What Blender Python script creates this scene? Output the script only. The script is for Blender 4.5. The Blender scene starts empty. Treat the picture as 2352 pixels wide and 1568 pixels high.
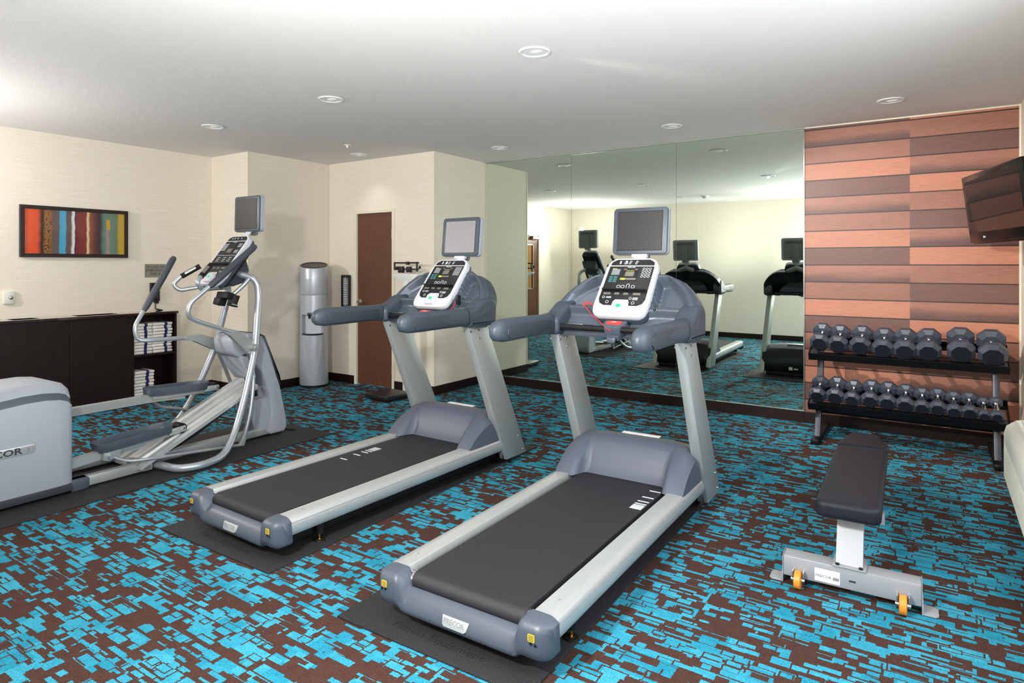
import bpy, bmesh, math, random
from mathutils import Vector, Matrix
R = math.radians
random.seed(7)
COL = bpy.context.scene.collection
SC = bpy.context.scene

# ------------------------------------------------------------------ camera
cam_d = bpy.data.cameras.new('camera'); cam = bpy.data.objects.new('camera', cam_d); COL.objects.link(cam)
cam.location = (0, 0, 1.4419); cam.rotation_euler = (R(90), 0, R(33.643))
cam_d.sensor_width = 36; cam_d.lens = 1463.29 * 36 / 2352
cam_d.shift_y = -(784 - 608.27) / 2352; cam_d.clip_start = .05
SC.camera = cam
# ------------------------------------------------------------------ world, view
SC.view_settings.view_transform = 'Standard'; SC.view_settings.look = 'None'
SC.view_settings.exposure = 0.0; SC.view_settings.gamma = 1; SC.view_settings.use_curve_mapping = False
W = bpy.data.worlds.new('world'); SC.world = W; W.use_nodes = True
W.node_tree.nodes['Background'].inputs[0].default_value = (.80, .90, 1, 1)
W.node_tree.nodes['Background'].inputs[1].default_value = 3.0

def light(name, typ, loc, power, color=(1, 1, 1), size=.3, size_y=None, aim=None, spot=None, blend=.5):
    d = bpy.data.lights.new(name, typ); o = bpy.data.objects.new(name, d); COL.objects.link(o)
    o.location = loc; d.energy = power; d.color = color
    if typ == 'AREA':
        d.size = size
        if size_y: d.shape = 'RECTANGLE'; d.size_y = size_y
    elif typ in ('POINT', 'SPOT'): d.shadow_soft_size = size
    if typ == 'SPOT': d.spot_size = R(spot); d.spot_blend = blend
    if aim is not None:
        o.rotation_euler = (Vector(aim) - Vector(loc)).to_track_quat('-Z', 'Y').to_euler()
    return o
# daylight through the window in the right wall
light('window_daylight', 'AREA', (.50, 2.0, 1.65), 45, (.86, .94, 1), 3.0, 1.4, aim=(-4, 2.0, 1.5))
# photographer's strobes: two bounced off the ceiling beside the back wall, one softbox beside the camera
light('bounce_strobe_right', 'AREA', (-1.4, .35, 1.05), 60, (1, .985, .97), .9, aim=(-1.5, .75, 2.7))
light('bounce_strobe_left', 'AREA', (-6.0, .8, 1.64), 27, (1, .99, .975), .6, aim=(-6.0, .8, 2.7))
light('softbox_strobe', 'AREA', (-1.5, .05, 2.0), 125, (1, .99, .97), .16, aim=(-.5, 4.6, .8))
light('added_back_wall_fill', 'SPOT', (-3.2, .85, 1.7), 42, (1, .985, .96), .12, aim=(-3.7, -.28, 2.35), spot=150, blend=1)  # added fill spot, brightens the back wall that the mirror shows
light('gimbal_downlight_beam', 'SPOT', (-1.97, 3.2, 2.685), 600, (1, .95, .9), .014, aim=(-.15, 6.3, 1.0), spot=58, blend=.6)
light('left_strobe', 'AREA', (-6.4, .35, 2.2), 48, (1, .985, .96), .07, aim=(-4.2, 5.0, 1.0))

# ------------------------------------------------------------------ materials
MAT = {}
def srgb(r, g, b):
    f = lambda c: (c / 255 / 12.92) if c / 255 <= .04045 else ((c / 255 + .055) / 1.055) ** 2.4
    return (f(r), f(g), f(b), 1)
def mat(name, rgb, rough=.5, metal=0, noise=0, nscale=80, bump=0, bscale=300, coat=0, spec=.5, emit=None, es=1, nstretch=None):
    if name in MAT: return MAT[name]
    m = bpy.data.materials.new(name); m.use_nodes = True; nt = m.node_tree; b = nt.nodes['Principled BSDF']
    c = srgb(*rgb)
    b.inputs['Base Color'].default_value = c; b.inputs['Roughness'].default_value = rough; b.inputs['Metallic'].default_value = metal
    b.inputs['Coat Weight'].default_value = coat; b.inputs['Specular IOR Level'].default_value = spec
    if emit: b.inputs['Emission Color'].default_value = srgb(*emit); b.inputs['Emission Strength'].default_value = es
    if noise or bump:
        tc = nt.nodes.new('ShaderNodeTexCoord'); src = tc.outputs['Object']
        if nstretch:
            mp = nt.nodes.new('ShaderNodeMapping'); mp.inputs['Scale'].default_value = nstretch; nt.links.new(src, mp.inputs[0]); src = mp.outputs[0]
    if noise:
        n = nt.nodes.new('ShaderNodeTexNoise'); n.inputs['Scale'].default_value = nscale; n.inputs['Detail'].default_value = 4
        nt.links.new(src, n.inputs['Vector'])
        r = nt.nodes.new('ShaderNodeMapRange'); r.inputs['From Min'].default_value = .3; r.inputs['From Max'].default_value = .7
        r.inputs['To Min'].default_value = 1 - noise; r.inputs['To Max'].default_value = 1 + noise
        nt.links.new(n.outputs['Fac'], r.inputs['Value'])
        mx = nt.nodes.new('ShaderNodeVectorMath'); mx.operation = 'SCALE'; mx.inputs[0].default_value = c[:3]
        nt.links.new(r.outputs[0], mx.inputs['Scale']); nt.links.new(mx.outputs[0], b.inputs['Base Color'])
    if bump:
        n2 = nt.nodes.new('ShaderNodeTexNoise'); n2.inputs['Scale'].default_value = bscale; n2.inputs['Detail'].default_value = 3
        nt.links.new(src, n2.inputs['Vector'])
        bp = nt.nodes.new('ShaderNodeBump'); bp.inputs['Strength'].default_value = bump; bp.inputs['Distance'].default_value = .004
        nt.links.new(n2.outputs['Fac'], bp.inputs['Height']); nt.links.new(bp.outputs[0], b.inputs['Normal'])
    MAT[name] = m; return m

class NT:   # tiny helper for math-node graphs
    def __init__(s, name):
        s.m = bpy.data.materials.new(name); s.m.use_nodes = True; s.t = s.m.node_tree; s.b = s.t.nodes['Principled BSDF']; MAT[name] = s.m
    def n(s, typ, **kw):
        x = s.t.nodes.new(typ)
        for k, v in kw.items(): setattr(x, k, v)
        return x
    def put(s, sock, v):
        if hasattr(v, 'is_output') or isinstance(v, bpy.types.NodeSocket): s.t.links.new(v, sock)
        else: sock.default_value = v
    def M(s, op, a, b=0.0, c=0.0):
        x = s.n('ShaderNodeMath', operation=op); s.put(x.inputs[0], a); s.put(x.inputs[1], b)
        if op in ('MULTIPLY_ADD', 'COMPARE', 'WRAP'): s.put(x.inputs[2], c)
        return x.outputs[0]
    def mix(s, fac, a, b):
        x = s.n('ShaderNodeMix', data_type='RGBA'); s.put(x.inputs[0], fac)
        s.put(x.inputs[6], a); s.put(x.inputs[7], b); return x.outputs[2]
    def comb(s, x, y, z=0.0):
        c = s.n('ShaderNodeCombineXYZ'); s.put(c.inputs[0], x); s.put(c.inputs[1], y); s.put(c.inputs[2], z); return c.outputs[0]
    def xyz(s):
        tc = s.n('ShaderNodeTexCoord'); sp = s.n('ShaderNodeSeparateXYZ'); s.t.links.new(tc.outputs['Object'], sp.inputs[0])
        s.obj = tc.outputs['Object']; return sp.outputs[0], sp.outputs[1], sp.outputs[2]
    def white(s, v, w=0.0):
        x = s.n('ShaderNodeTexWhiteNoise', noise_dimensions='4D'); s.put(x.inputs['Vector'], v); s.put(x.inputs['W'], w)
        sp = s.n('ShaderNodeSeparateColor'); s.t.links.new(x.outputs['Color'], sp.inputs[0]); return sp.outputs[0], sp.outputs[1], sp.outputs[2]
    def noise(s, vec, scale, detail=2):
        x = s.n('ShaderNodeTexNoise'); s.put(x.inputs['Vector'], vec); x.inputs['Scale'].default_value = scale; x.inputs['Detail'].default_value = detail
        return x.outputs['Fac']
    def bump(s, hgt, st, dist=.004):
        x = s.n('ShaderNodeBump'); x.inputs['Strength'].default_value = st; x.inputs['Distance'].default_value = dist
        s.put(x.inputs['Height'], hgt); s.t.links.new(x.outputs[0], s.b.inputs['Normal'])

def carpet():
    g = NT('carpet_blocks'); X, Y, Z = g.xyz()
    # snap to the tuft grid, slightly ragged
    mask = 0.0
    # blocks painted one over the other, teal (1) and brown (0): (cell x, cell y, share of cells, seed, teal?)
    layers = [(.215, .120, .34, 1, 1), (.165, .085, .36, 2, 1), (.17, .075, .30, 3, 0), (.25, .050, .36, 4, 1), (.13, .060, .28, 5, 0), (.120, .066, .36, 6, 1), (.16, .034, .26, 7, 1), (.075, .036, .28, 8, 1), (.18, .030, .26, 9, 0), (.07, .05, .16, 10, 0)]
    rag = g.M('MULTIPLY', g.M('SUBTRACT', g.noise(g.obj, 90, 1), .5), .006)
    for i, (cx, cy, dens, seed, teal_) in enumerate(layers):
        yy = g.M('ADD', g.M('DIVIDE', g.M('ADD', Y, rag), cy), seed * .37); row = g.M('FLOOR', yy)
        r0, _, _ = g.white(g.comb(row, 0.0, float(seed)))
        xx = g.M('ADD', g.M('DIVIDE', g.M('ADD', X, rag), cx), g.M('ADD', r0, seed * .71)); cell = g.M('FLOOR', xx)
        a, b, c = g.white(g.comb(cell, row, float(seed)), 1.0); d, e, f = g.white(g.comb(cell, row, float(seed)), 5.0)
        fx = g.M('SUBTRACT', xx, cell); fy = g.M('SUBTRACT', yy, row)
        hw = g.M('MULTIPLY_ADD', a, .26, .22); hh = g.M('MULTIPLY_ADD', b, .24, .24)
        dx = g.M('SUBTRACT', g.M('ABSOLUTE', g.M('SUBTRACT', fx, g.M('MULTIPLY_ADD', d, .24, .38))), hw)
        dy = g.M('SUBTRACT', g.M('ABSOLUTE', g.M('SUBTRACT', fy, g.M('MULTIPLY_ADD', e, .16, .42))), hh)
        sd = g.M('MAXIMUM', g.M('MULTIPLY', dx, cx), g.M('MULTIPLY', dy, cy)); on = g.M('LESS_THAN', c, dens)
        ins = g.M('MULTIPLY', on, g.M('LESS_THAN', sd, 0.0))
        if teal_: mask = g.M('MAXIMUM', ins, g.M('MULTIPLY', mask, g.M('SUBTRACT', 1.0, g.M('MULTIPLY', g.M('MULTIPLY', on, g.M('LESS_THAN', sd, .0065)), g.M('GREATER_THAN', f, .45)))))
        else: mask = g.M('MULTIPLY', mask, g.M('SUBTRACT', 1.0, ins))
    fine = g.noise(g.obj, 170, 4); mid = g.noise(g.obj, 30, 2)
    k = g.M('ADD', g.M('MULTIPLY_ADD', fine, 1.7, .15), g.M('MULTIPLY', g.M('SUBTRACT', mid, .5), .5))
    a, b, c = g.white(g.comb(g.M('FLOOR', g.M('DIVIDE', X, .11)), g.M('FLOOR', g.M('DIVIDE', Y, .07)), 3.0))
    teal = g.mix(g.M('MULTIPLY', a, .7), srgb(34, 126, 152), srgb(66, 156, 180))
    col = g.mix(mask, srgb(70, 48, 42), teal)
    sc = g.n('ShaderNodeVectorMath', operation='SCALE'); g.put(sc.inputs[0], col); g.put(sc.inputs['Scale'], k)
    g.put(g.b.inputs['Base Color'], sc.outputs[0]); g.b.inputs['Roughness'].default_value = 1; g.b.inputs['Specular IOR Level'].default_value = .1
    g.bump(g.M('ADD', g.M('MULTIPLY', mask, .5), g.M('MULTIPLY', fine, 1.2)), .5, .004)
    return g.m
def wallpaper():
    g = NT('grasscloth_wallpaper'); X, Y, Z = g.xyz()
    h = g.M('ADD', X, Y)
    v = g.comb(g.M('MULTIPLY', h, 7.0), g.M('MULTIPLY', Z, 330.0)); n1 = g.noise(v, 1.0, 3)
    n2 = g.noise(g.comb(g.M('MULTIPLY', h, 2.5), g.M('MULTIPLY', Z, 130.0), 4.0), 1.0, 2)
    k = g.M('ADD', g.M('MULTIPLY', n1, .55), g.M('MULTIPLY', n2, .45))
    rm = g.n('ShaderNodeMapRange'); g.put(rm.inputs[0], k); rm.inputs[1].default_value = .38; rm.inputs[2].default_value = .62
    col = g.mix(rm.outputs[0], srgb(228, 218, 201), srgb(239, 230, 216))
    g.put(g.b.inputs['Base Color'], col); g.b.inputs['Roughness'].default_value = .75; g.b.inputs['Specular IOR Level'].default_value = .25
    g.bump(k, .25, .002); return g.m
def woodwall():
    g = NT('plank_wallcovering'); X, Y, Z = g.xyz()
    p = .1533; t = g.M('DIVIDE', g.M('SUBTRACT', 2.668, Z), p); row = g.M('FLOOR', t); fr = g.M('SUBTRACT', t, row)
    k = g.M('MODULO', g.M('ADD', row, 4.0), 4.0)         # 0..3 down the wall
    left = g.M('LESS_THAN', X, -.184)
    n = g.noise(g.comb(g.M('MULTIPLY', X, 9.0), g.M('MULTIPLY', Z, 420.0)), 1.0, 4)
    n2 = g.noise(g.comb(g.M('MULTIPLY', X, 1.6), g.M('MULTIPLY', Z, 9.0), g.M('MULTIPLY', row, 3.7)), 1.0, 2)
    B, Mi, D = srgb(182, 121, 97), srgb(148, 100, 83), srgb(110, 77, 69)
    G_ = g.mix(g.M('SMOOTH_MIN', 1.0, g.M('MAXIMUM', g.M('MULTIPLY', g.M('SUBTRACT', g.M('ADD', fr, g.M('MULTIPLY', g.M('SUBTRACT', n2, .5), .9)), .35), 2.0), 0.0), .1), srgb(154, 105, 88), srgb(94, 67, 62))
    def pick(seq):
        c = seq[0]
        for i in (1, 2, 3): c = g.mix(g.M('COMPARE', k, float(i), .1), c, seq[i])
        return c
    L = pick([G_, Mi, B, D]); Rr = pick([Mi, D, G_, B])
    col = g.mix(left, Rr, L)
    gr = g.M('MULTIPLY_ADD', n, 1.1, .45)
    gr = g.M('MULTIPLY', gr, g.M('MULTIPLY_ADD', n2, .30, .85))
    line = g.M('LESS_THAN', g.M('ABSOLUTE', g.M('SUBTRACT', g.M('FRACT', g.M('ADD', t, .5)), .5)), .032)
    sc = g.n('ShaderNodeVectorMath', operation='SCALE'); g.put(sc.inputs[0], col); g.put(sc.inputs['Scale'], gr)
    g.put(g.b.inputs['Base Color'], g.mix(line, sc.outputs[0], srgb(52, 34, 32)))
    g.b.inputs['Roughness'].default_value = .42; g.b.inputs['Specular IOR Level'].default_value = .35; g.bump(n, .12, .002)
    return g.m
def artwork():
    g = NT('striped_painting'); X, Y, Z = g.xyz()
    wob = g.M('MULTIPLY', g.M('SUBTRACT', g.noise(g.comb(g.M('MULTIPLY', Y, 2.0), g.M('MULTIPLY', Z, 9.0)), 1.0, 3), .5), .03)
    u = g.M('ADD', g.M('DIVIDE', g.M('SUBTRACT', Y, 2.415), .866), wob)
    cr = g.n('ShaderNodeValToRGB'); cr.color_ramp.interpolation = 'LINEAR'; g.put(cr.inputs[0], u)
    st = [(0, (226, 84, 34)), (.12, (214, 78, 36)), (.155, (40, 28, 22)), (.17, (50, 34, 24)), (.19, (150, 100, 44)), (.245, (140, 92, 40)), (.26, (92, 78, 74)), (.32, (96, 82, 78)), (.33, (64, 156, 196)), (.385, (74, 162, 198)), (.395, (92, 78, 74)), (.44, (96, 80, 76)), (.455, (226, 206, 206)), (.475, (206, 220, 224)), (.48, (20, 36, 44)), (.495, (118, 40, 40)), (.595, (122, 44, 42)), (.605, (222, 190, 150)), (.62, (216, 184, 140)), (.63, (134, 84, 52)), (.665, (116, 60, 46)), (.69, (84, 44, 46)), (.74, (40, 32, 34)), (.77, (86, 112, 100))]
    st += [(.80, (104, 132, 118)), (.92, (98, 122, 106)), (.945, (188, 152, 44)), (1, (196, 160, 40))]
    while len(cr.color_ramp.elements) < len(st): cr.color_ramp.elements.new(.5)
    for e, (p, c) in zip(cr.color_ramp.elements, st): e.position = p
    for e, (p, c) in zip(cr.color_ramp.elements, st): e.position = p; e.color = srgb(*c)
    # the narrow tongue: mustard above, mauve below
    uu = g.M('ABSOLUTE', g.M('SUBTRACT', u, .825)); tongue = g.M('MULTIPLY', g.M('LESS_THAN', uu, .02), g.M('LESS_THAN', Z, 1.90))
    tc = g.mix(g.M('GREATER_THAN', Z, 1.80), srgb(150, 132, 132), srgb(196, 154, 44))
    col = g.mix(tongue, cr.outputs[0], tc)
    sp = g.noise(g.obj, 55, 3); brown = g.M('MULTIPLY', g.M('COMPARE', u, .215, .03), g.M('GREATER_THAN', sp, .56))
    col = g.mix(brown, col, srgb(40, 28, 20))
    g.put(g.b.inputs['Base Color'], col); g.b.inputs['Roughness'].default_value = .35; g.b.inputs['Coat Weight'].default_value = .6; g.b.inputs['Coat Roughness'].default_value = .03
    return g.m

carpet(); wallpaper(); woodwall(); artwork()
mat('ceiling_paint', (227, 223, 221), .9, bump=.45, bscale=160, spec=.1)
mat('cream_trim', (228, 221, 200), .5)
mat('dark_baseboard', (32, 17, 13), .4, spec=.3)
mat('mirror_glass', (224, 235, 224), .0, 1)
mat('mirror_edge', (176, 190, 182), .15, .8)
mat('brushed_aluminium', (196, 199, 199), .34, .55, noise=.03, nscale=60)
mat('silver_powder', (166, 172, 172), .38, .45, noise=.03, nscale=500)
mat('silver_tube', (172, 178, 184), .28, .55)
mat('polished_chrome', (225, 225, 228), .12, 1)
mat('cap_plastic', (72, 79, 91), .42, noise=.04, nscale=700)
mat('hood_plastic', (80, 86, 100), .42, noise=.05, nscale=700)
mat('cowl_plastic', (60, 69, 79), .42, noise=.05, nscale=700)
mat('painted_sheen_and_silver', (90, 99, 111), .34, .35, noise=.04, nscale=700)  # painted sheen in the cowl wells, own silver on the heart-rate module
mat('grip_plastic', (54, 61, 69), .5, noise=.05, nscale=700)
mat('housing_plastic', (154, 160, 170), .42, noise=.03, nscale=700)
mat('white_plastic', (200, 200, 207), .3)
mat('grey_back_plastic', (112, 118, 116), .5)
mat('black_shell', (18, 21, 25), .4, spec=.35)
mat('black_rubber', (16, 16, 17), .6, spec=.3)
mat('console_black', (24, 25, 29), .34, spec=.35)
mat('lcd_grey', (104, 100, 92), .3)
mat('lcd_yellow', (176, 186, 52), .4, emit=(160, 176, 40), es=.35)
mat('led_green', (30, 190, 110), .4, emit=(30, 200, 120), es=.5)
mat('key_white', (206, 210, 214), .5)
mat('key_teal', (54, 110, 110), .5)
mat('stop_red', (224, 58, 44), .4, emit=(220, 50, 40), es=.15)
mat('red_cord', (190, 36, 52), .6)
mat('screen_glass_dark', (34, 33, 34), .35, spec=.5)
mat('screen_glass_painted_glare', (126, 124, 128), .42, .15)  # white reflection on the far screen, put into the base colour
mat('belt_rubber', (32, 32, 36), .55, noise=.08, nscale=500, bump=.35, bscale=900)
mat('mat_rubber', (36, 36, 39), .6, noise=.75, nscale=230, bump=.6, bscale=200, spec=.35)
mat('yellow_sticker', (214, 178, 44), .5)
mat('label_white', (228, 228, 226), .5)
mat('ink_dark', (48, 52, 58), .5)
mat('ink_grey', (120, 126, 130), .5)
mat('emboss_rubber', (13, 13, 14), .8)
mat('brass', (196, 160, 70), .3, 1)
mat('espresso_wood', (30, 17, 15), .42, spec=.3, noise=.25, nscale=14, nstretch=(6, 6, .4))
mat('cabinet_top', (44, 28, 24), .10, coat=.9)
mat('towel_white', (236, 233, 228), .95, bump=.6, bscale=240)
mat('towel_navy', (38, 44, 96), .95)
mat('picture_frame', (38, 24, 22), .35)
mat('sign_metal', (150, 152, 140), .35, .5)
mat('door_veneer', (98, 60, 42), .4, noise=.22, nscale=10, nstretch=(14, 14, .5))
mat('steel_hardware', (180, 176, 168), .3, .9)
mat('painted_void_black', (5, 5, 5), 1, spec=0)  # paints the darkness inside the holes of the cabinet top
mat('wire_glass', (150, 110, 60), .1)
mat('cooler_silver', (182, 188, 196), .34, .35)
mat('cooler_black', (12, 13, 16), .35)
mat('scale_white', (226, 228, 224), .4)
mat('scale_black', (28, 27, 28), .4)
mat('rack_steel', (10, 10, 12), .4, spec=.25)
mat('rack_leg', (58, 58, 66), .35, .3)
mat('urethane_painted_lit', (58, 64, 76), .34, noise=.06, nscale=300)  # facets lightened in colour for the ceiling light they catch
mat('urethane_painted_shade', (22, 25, 33), .5, spec=.3)  # same rubber darkened in colour, shade painted on the end faces
mat('vinyl', (26, 28, 36), .5, spec=.22, noise=.08, nscale=60, bump=.12, bscale=500)
mat('bench_silver', (158, 161, 166), .36, .25)
mat('orange_wheel', (226, 138, 38), .4)
mat('ptac_beige', (220, 221, 210), .5)
mat('ptac_dark', (40, 34, 34), .7)
mat('tv_black', (10, 8, 9), .2, spec=.25)
mat('tv_glass', (10, 7, 8), .06, spec=.22)
mat('fixture_white', (232, 232, 230), .4)
mat('lamp_off', (200, 200, 202), .3, emit=(255, 250, 240), es=.25)

# ------------------------------------------------------------------ mesh helpers
class MB:
    def __init__(s): s.bm = bmesh.new()
    def _add(s, verts, faces, M=None):
        vs = [s.bm.verts.new(M @ Vector(v) if M else v) for v in verts]
        out = []
        for f in faces:
            try: out.append(s.bm.faces.new([vs[i] for i in f]))
            except ValueError: pass
        return vs, out
    def box(s, a, b, bev=0, seg=2, M=None):
        x0, y0, z0 = a; x1, y1, z1 = b
        t = bmesh.new()
        bmesh.ops.create_cube(t, size=1)
        for v in t.verts: v.co = Vector(((x0 + x1) / 2 + v.co.x * (x1 - x0), (y0 + y1) / 2 + v.co.y * (y1 - y0), (z0 + z1) / 2 + v.co.z * (z1 - z0)))
        if bev: bmesh.ops.bevel(t, geom=list(t.edges), offset=bev, segments=seg, affect='EDGES', profile=.5)
        s.merge(t, M); return s
    def merge(s, t, M=None):
        t.verts.index_update()
        s._add([v.co.copy() for v in t.verts], [[v.index for v in f.verts] for f in t.faces], M); t.free()
    def prism(s, poly, z0, z1, bev=0, M=None, seg=2, ins=0):
        """polygon in xy extruded z0..z1"""
        t = bmesh.new(); n = len(poly)
        lo = [t.verts.new((x, y, z0)) for x, y in poly]; hi = [t.verts.new((x, y, z1)) for x, y in poly]
        t.faces.new(lo[::-1]); t.faces.new(hi)
        for i in range(n): t.faces.new([lo[i], lo[(i + 1) % n], hi[(i + 1) % n], hi[i]])
        bmesh.ops.recalc_face_normals(t, faces=list(t.faces))
        if bev:
            es = [e for e in t.edges if abs(e.verts[0].co.z - e.verts[1].co.z) < 1e-6]
            bmesh.ops.bevel(t, geom=es, offset=bev, segments=seg, affect='EDGES', profile=.5)
        if ins: bmesh.ops.inset_region(t, faces=[f for f in t.faces if abs(f.normal.z) > .99 and len(f.verts) > 6], thickness=ins)
        s.merge(t, M); return s
    def cyl(s, p, q, r, r2=None, n=20, cap=True):
        s.tube([p, q], [r, r if r2 is None else r2], n, cap=cap); return s
    def tube(s, pts, r, n=14, fil=0, cap=True, flat=1.0, up=None):
        pts = [Vector(p) for p in pts]
        if not isinstance(r, (list, tuple)): r = [r] * len(pts)
        if fil: pts, r = fillet(pts, r, fil)
        rings = []; prev = None
        for i, p in enumerate(pts):
            d = (pts[min(i + 1, len(pts) - 1)] - pts[max(i - 1, 0)]).normalized()
            if prev is None:
                a = Vector(up) if up else (Vector((0, 0, 1)) if abs(d.z) < .9 else Vector((1, 0, 0)))
            else: a = prev
            u = (a - d * a.dot(d)).normalized(); v = d.cross(u); prev = u
            rings.append([p + (u * math.cos(t) * flat + v * math.sin(t)) * r[i] for t in [2 * math.pi * k / n for k in range(n)]])
        s.loft(rings, cap); return s
    def loft(s, rings, cap=True, closed=True):
        n = len(rings[0]); vs = [v for rg in rings for v in rg]; fs = []
        for i in range(len(rings) - 1):
            for k in range(n if closed else n - 1):
                fs.append([i * n + k, i * n + (k + 1) % n, (i + 1) * n + (k + 1) % n, (i + 1) * n + k])
        if cap and closed: fs.append(list(range(n))[::-1]); fs.append([(len(rings) - 1) * n + k for k in range(n)])
        s._add(vs, fs); return s
    def lathe(s, prof, n=28, c=(0, 0, 0), ang=2 * math.pi, M=None):
        rings = [[(c[0] + r * math.cos(ang * k / n), c[1] + r * math.sin(ang * k / n), c[2] + z) for k in range(n)] for r, z in prof]
        if M: rings = [[M @ Vector(v) for v in rg] for rg in rings]
        s.loft(rings); return s
    def build(s, name, m, parent=None, smooth=35, M=None, recalc=True):
        if recalc: bmesh.ops.recalc_face_normals(s.bm, faces=list(s.bm.faces))
        me = bpy.data.meshes.new(name); s.bm.to_mesh(me); s.bm.free()
        ms = m if isinstance(m, (list, tuple)) else [m]
        for q in ms: me.materials.append(MAT[q])
        if smooth:
            for p in me.polygons: p.use_smooth = True
            me.set_sharp_from_angle(angle=R(smooth))
        o = bpy.data.objects.new(name, me); COL.objects.link(o)
        if parent: o.parent = parent
        if M: o.matrix_local = M
        return o
def fillet(pts, r, rad, n=6):
    P, Q = [pts[0]], [r[0]]
    for i in range(1, len(pts) - 1):
        a, b, c = pts[i - 1], pts[i], pts[i + 1]
        l = min(rad, (a - b).length * .48, (c - b).length * .48)
        p, q = b + (a - b).normalized() * l, b + (c - b).normalized() * l
        for k in range(n + 1):
            t = k / n; P.append(p * (1 - t) ** 2 + b * 2 * t * (1 - t) + q * t * t); Q.append(r[i])
    P.append(pts[-1]); Q.append(r[-1]); return P, Q
def rrect(x0, y0, x1, y1, r, n=5):
    out = []
    for cx, cy, a0 in ((x1 - r, y0 + r, -90), (x1 - r, y1 - r, 0), (x0 + r, y1 - r, 90), (x0 + r, y0 + r, 180)):
        for k in range(n + 1):
            a = R(a0 + 90 * k / n); out.append((cx + r * math.cos(a), cy + r * math.sin(a)))
    return out
def rpoly(pts, rad, n=4):
    out = []; m = len(pts)
    for i in range(m):
        a, b, c = Vector(pts[i - 1]), Vector(pts[i]), Vector(pts[(i + 1) % m]); r = rad[i] if isinstance(rad, (list, tuple)) else rad
        l = min(r, (a - b).length * .49, (c - b).length * .49); p = b + (a - b).normalized() * l; q = b + (c - b).normalized() * l
        for k in range(n + 1):
            t = k / n; v = p * (1 - t) ** 2 + b * 2 * t * (1 - t) + q * t * t
            if not out or (Vector(out[-1]) - v).length > 1e-5: out.append((v.x, v.y))
    return out
def empty(name, loc=(0, 0, 0), rz=0):
    o = bpy.data.objects.new(name, None); COL.objects.link(o); o.location = loc; o.rotation_euler = (0, 0, R(rz)); o.empty_display_size = .1; return o
def tag(o, label=None, cat=None, group=None, kind=None):
    if label: o['label'] = label
    if cat: o['category'] = cat
    if group: o['group'] = group
    if kind: o['kind'] = kind
    return o
def copy_tree(o, parent=None):
    c = o.copy(); COL.objects.link(c); c.parent = parent
    for ch in [x for x in list(COL.objects) if x.parent == o]:
        k = copy_tree(ch, c); k.matrix_parent_inverse = ch.matrix_parent_inverse.copy()
    return c
def text(name, body, size, m, M, parent=None, ext=.0008, align='CENTER', xs=1.0, bold=0):
    cu = bpy.data.curves.new(name, 'FONT'); cu.offset = bold; cu.body = body; cu.size = size; cu.extrude = ext; cu.align_x = align; cu.align_y = 'CENTER'; cu.resolution_u = 2
    t = bpy.data.objects.new(name, cu); COL.objects.link(t)
    dg = bpy.context.evaluated_depsgraph_get(); me = bpy.data.meshes.new_from_object(t.evaluated_get(dg))
    bpy.data.objects.remove(t); me.materials.clear(); me.materials.append(MAT[m])
    me.transform(M @ Matrix.Diagonal((xs, 1, 1, 1)))
    o = bpy.data.objects.new(name, me); COL.objects.link(o)
    if parent: o.parent = parent
    return o
def frame(o, x, y):
    """matrix with origin o, x axis, y axis"""
    x = Vector(x).normalized(); y = Vector(y); y = (y - x * x.dot(y)).normalized(); z = x.cross(y)
    return Matrix(((x.x, y.x, z.x, o[0]), (x.y, y.y, z.y, o[1]), (x.z, y.z, z.z, o[2]), (0, 0, 0, 1)))

# ------------------------------------------------------------------ the room
H = 2.7
XA, XB, XC, XD, XE = -7.058, -6.355, -4.619, -1.006, .554
YA, YB, YM, Y0 = 4.26, 5.385, 6.357, -.28
def struct(o): o['kind'] = 'structure'; return o
def slab(name, a, b, m, bev=0): return struct(MB().box(a, b, bev).build(name, m, smooth=0))
slab('floor', (XA - .2, Y0 - .2, -.1), (XE + .2, YM + .2, 0), 'carpet_blocks')
slab('ceiling', (XA - .2, Y0 - .2, H), (XE + .2, YM + .2, H + .1), 'ceiling_paint')
# left wall with the entrance door opening (y 1.07..1.98)
w = MB(); w.box((XA - .12, Y0, 0), (XA, 1.05, H)); w.box((XA - .12, 1.99, 0), (XA, YA, H)); w.box((XA - .12, 1.05, 2.09), (XA, 1.99, H))
struct(w.build('wall_left', 'grasscloth_wallpaper', smooth=0))
slab('wall_column', (XA - .12, YA, 0), (XB, YB + .12, H), 'grasscloth_wallpaper')
w = MB(); w.box((XB, YB, 0), (-5.86, YB + .12, H)); w.box((-5.23, YB, 0), (XC, YB + .12, H)); w.box((-5.86, YB, 2.075), (-5.23, YB + .12, H))
w.box((XC - .12, YB + .12, 0), (XC, YM, H))
struct(w.build('wall_closet', 'grasscloth_wallpaper', smooth=0))
slab('wall_mirror', (XC - .12, YM, 0), (XD, YM + .12, H), 'grasscloth_wallpaper')
slab('wall_wood', (XD, YM - .004, 0), (XE, YM + .12, H), 'plank_wallcovering')
w = MB(); y0, y1, z0, z1 = .45, 3.55, .92, 2.36
w.box((XE, Y0, 0), (XE + .12, y0, H)); w.box((XE, y1, 0), (XE + .12, YM, H)); w.box((XE, y0, 0), (XE + .12, y1, z0)); w.box((XE, y0, z1), (XE + .12, y1, H))
struct(w.build('wall_right', 'grasscloth_wallpaper', smooth=0))
slab('wall_back', (XA - .12, Y0 - .12, 0), (XE + .12, Y0, H), 'grasscloth_wallpaper')
w = MB()
for a, b in (((XE + .03, y0, z0), (XE + .08, y0 + .05, z1)), ((XE + .03, y1 - .05, z0), (XE + .08, y1, z1)), ((XE + .03, y0, z0), (XE + .08, y1, z0 + .05)), ((XE + .03, y0, z1 - .05), (XE + .08, y1, z1)), ((XE + .03, 1.98, z0), (XE + .08, 2.03, z1))): w.box(a, b)
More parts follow.
